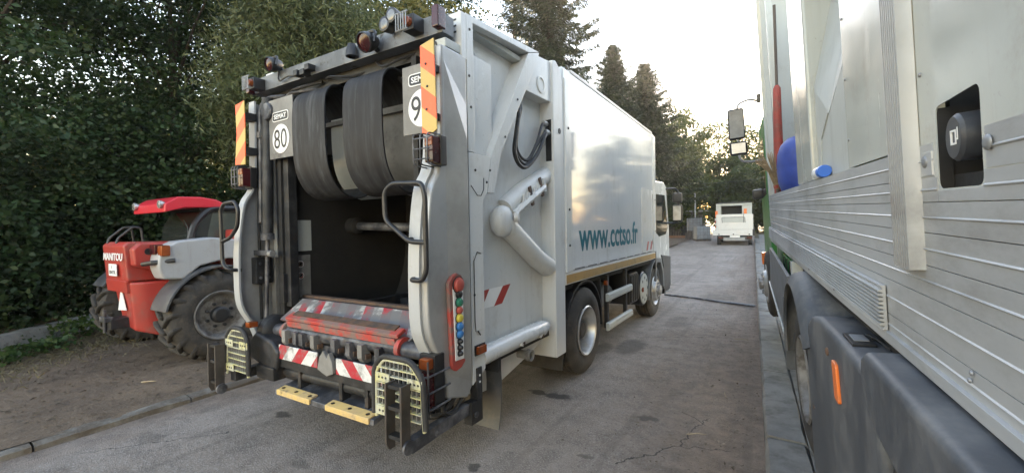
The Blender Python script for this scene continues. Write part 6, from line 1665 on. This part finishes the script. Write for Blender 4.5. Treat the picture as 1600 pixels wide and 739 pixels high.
spruce('slender spruce beyond the right truck, nearest the road end', (4.6, 36, 0.5), 14.5, 2.6, 34, density=1.0, group='trees beyond the right truck', low=0.04)
tree('broad leafy tree beyond the right truck', (9.0, 40, 0.5), 10.5, [(0, 0, 6.0, 3.4, 3.4, 4.2), (0, 0, 2.2, 3.6, 3.6, 2.2)], 220, 95, 0.27, 'leaf_mid', 0.2, (0.45, 0.45, 0.3), 0.3, group='trees beyond the right truck', limbs=14)
tree('broad leafy tree beyond the right truck, farther right', (17.0, 30, 0.4), 9.5, [(0, 0, 5.4, 3.6, 3.6, 3.8), (0, 0, 2.0, 4.0, 4.0, 2.1)], 220, 95, 0.27, 'leaf_mid', 0.2, (0.45, 0.45, 0.3), 0.3, group='trees beyond the right truck', limbs=14)

# --- weeds, dry grass, litter on the dirt
def vz(x, y):
    return zg(y) + 0.045 + 0.02 * vnoise(x, y, 0.9, 3) + 0.012 * vnoise(x, y, 3.1, 5) + 0.05 * max(0, (-x - 9.5) / 3)
def weed(label, x, y, r, h, n, m='weed_green', leaf=0.09):
    root = thing('weed', label, 'plant', (x, y, vz(x, y)), group='weeds along the concrete kerb')
    C = rng.normal(size=(n, 3)) * np.array([r * 0.5, r * 0.5, h * 0.3]) + np.array([0, 0, h * 0.5]); C[:, 2] = np.abs(C[:, 2]) + 0.02
    D = rng.normal(size=(n, 3)); D[:, 2] *= 0.5
    L = leaf * rng.uniform(0.6, 1.3, n)
    leaf_obj('foliage', C, D, L, L * 0.6, m, root)
    for i in range(8):
        c = C[rng.integers(0, n)]
        tube('stem', 'wood_grey', root, [(c[0] * 0.2, c[1] * 0.2, -0.02), (c[0] * 0.7, c[1] * 0.7, c[2] * 0.6), tuple(c)], 0.005, 4)
weed('leafy green weed at the end of the concrete kerb beside the telehandler tyre', -10.1, 2.30, 0.40, 0.34, 380)
weed('low green weed spreading before the concrete kerb', -9.45, 1.75, 0.38, 0.16, 260)
weed('small green weed at the foot of the concrete kerb near the left edge', -9.0, 1.25, 0.25, 0.13, 160)
weed('tuft of green weed between the telehandler tyres', -8.0, 3.1, 0.25, 0.10, 90)
n = 9000
gx = rng.uniform(-10.4, -6.9, n); gy = rng.uniform(0.2, 3.0, n)
band = -9.0 - 0.62 * (gy - 0.6)
keep = (np.abs(gx - band - rng.normal(size=n) * 0.4 - 0.45) < 0.75) & (gx < -7.2)
gx, gy = gx[keep], gy[keep]; n = len(gx)
L = rng.uniform(0.05, 0.16, n)
D = rng.normal(size=(n, 3)); D[:, 2] = np.abs(D[:, 2]) * 0.7 + 0.15
C = np.stack([gx, gy, np.array([vz(a, b) for a, b in zip(gx, gy)]) + L * 0.22], 1)
g_ = leaf_obj('dry_grass', C, D, L, 0.008, 'dry_grass'); g_['kind'] = 'stuff'; g_['label'] = 'short dry grass along the concrete kerb'
n = 5200
lx = rng.uniform(-11, KX - 0.15, n); ly = rng.uniform(-0.5, 5.5, n)
L = rng.uniform(0.012, 0.07, n) * rng.uniform(0.4, 1.0, n)
D = rng.normal(size=(n, 3)); D[:, 2] *= 0.12
up_ = rng.normal(size=(n, 3)) * 0.25; up_[:, 2] = 1
C = np.stack([lx, ly, np.array([vz(a, b) for a, b in zip(lx, ly)]) + 0.012], 1)
l_ = leaf_obj('leaf_litter', C, D, L, L * 0.5, 'litter', ups=up_); l_['kind'] = 'stuff'; l_['label'] = 'fallen leaves and crumbs on the dirt verge'
n = 2600
ly = rng.uniform(2.2, 16, n); off = np.abs(rng.normal(size=n)) * 0.55
lx = np.array([kerb_right(a) for a in ly]) - 0.03 - off
L = rng.uniform(0.008, 0.035, n)
D = rng.normal(size=(n, 3)); D[:, 2] *= 0.12
up_ = rng.normal(size=(n, 3)) * 0.25; up_[:, 2] = 1
C = np.stack([lx, ly, np.array([zg(b) for b in ly]) + 0.018 + 0.004], 1)
l2_ = leaf_obj('road_litter', C, D, L, L * 0.5, 'litter', ups=up_); l2_['kind'] = 'stuff'; l2_['label'] = 'crumbs and dry leaves gathered along the right kerb'
for i, (x, y, a, ln, lb) in enumerate(((-0.55, 3.85, 25, 0.16, 'pale straw lying on the road near the right kerb, nearest one'), (-0.42, 4.9, 100, 0.14, 'pale straw standing out upright in view by the right kerb'), (-0.62, 4.15, -40, 0.30, 'thin dark twig lying in the sandy patch by the right kerb'),
        (-0.40, 7.4, 10, 0.2, 'pale twig by the right kerb farther up the road'), (-7.4, 0.75, 12, 0.55, 'long pale stick lying on the dirt at the lower left'), (-6.25, 2.0, 40, 0.16, 'small brown stick on the dirt below the telehandler tyre'))):
    z = vz(x, y) + 0.02 if x < -5 else zg(y) + 0.03
    dx, dy = math.cos(R_(a)) * ln / 2, math.sin(R_(a)) * ln / 2
    s = MB().tube([(-dx, -dy, 0), (0.1 * dx, 0.12 * dx, 0.006), (dx, dy, 0.002)], [0.004 if x > -5 else 0.011, 0.004 if x > -5 else 0.010, 0.002], 5).build('stick', 'dry_stick' if i != 2 else 'wood_grey')
    s.location = (x, y, z)
    tag(s, lb, 'stick')

# ------------------------------------------------------------------ thin evening haze
hz = MB().box(-245, 245, -245, 245, -1.6, 24.0).build('haze', None, None, smooth=False)
hz['kind'] = 'stuff'; hz['label'] = 'thin evening haze'
hm = bpy.data.materials.new('haze'); hm.use_nodes = True
ht = hm.node_tree; ht.nodes.clear()
ho = ht.nodes.new('ShaderNodeOutputMaterial'); hv = ht.nodes.new('ShaderNodeVolumePrincipled')
hv.inputs['Color'].default_value = (0.92, 0.92, 0.90, 1)
hv.inputs['Density'].default_value = 0.0008
hv.inputs['Anisotropy'].default_value = 0.55
ht.links.new(hv.outputs[0], ho.inputs['Volume'])
hz.data.materials.append(hm)
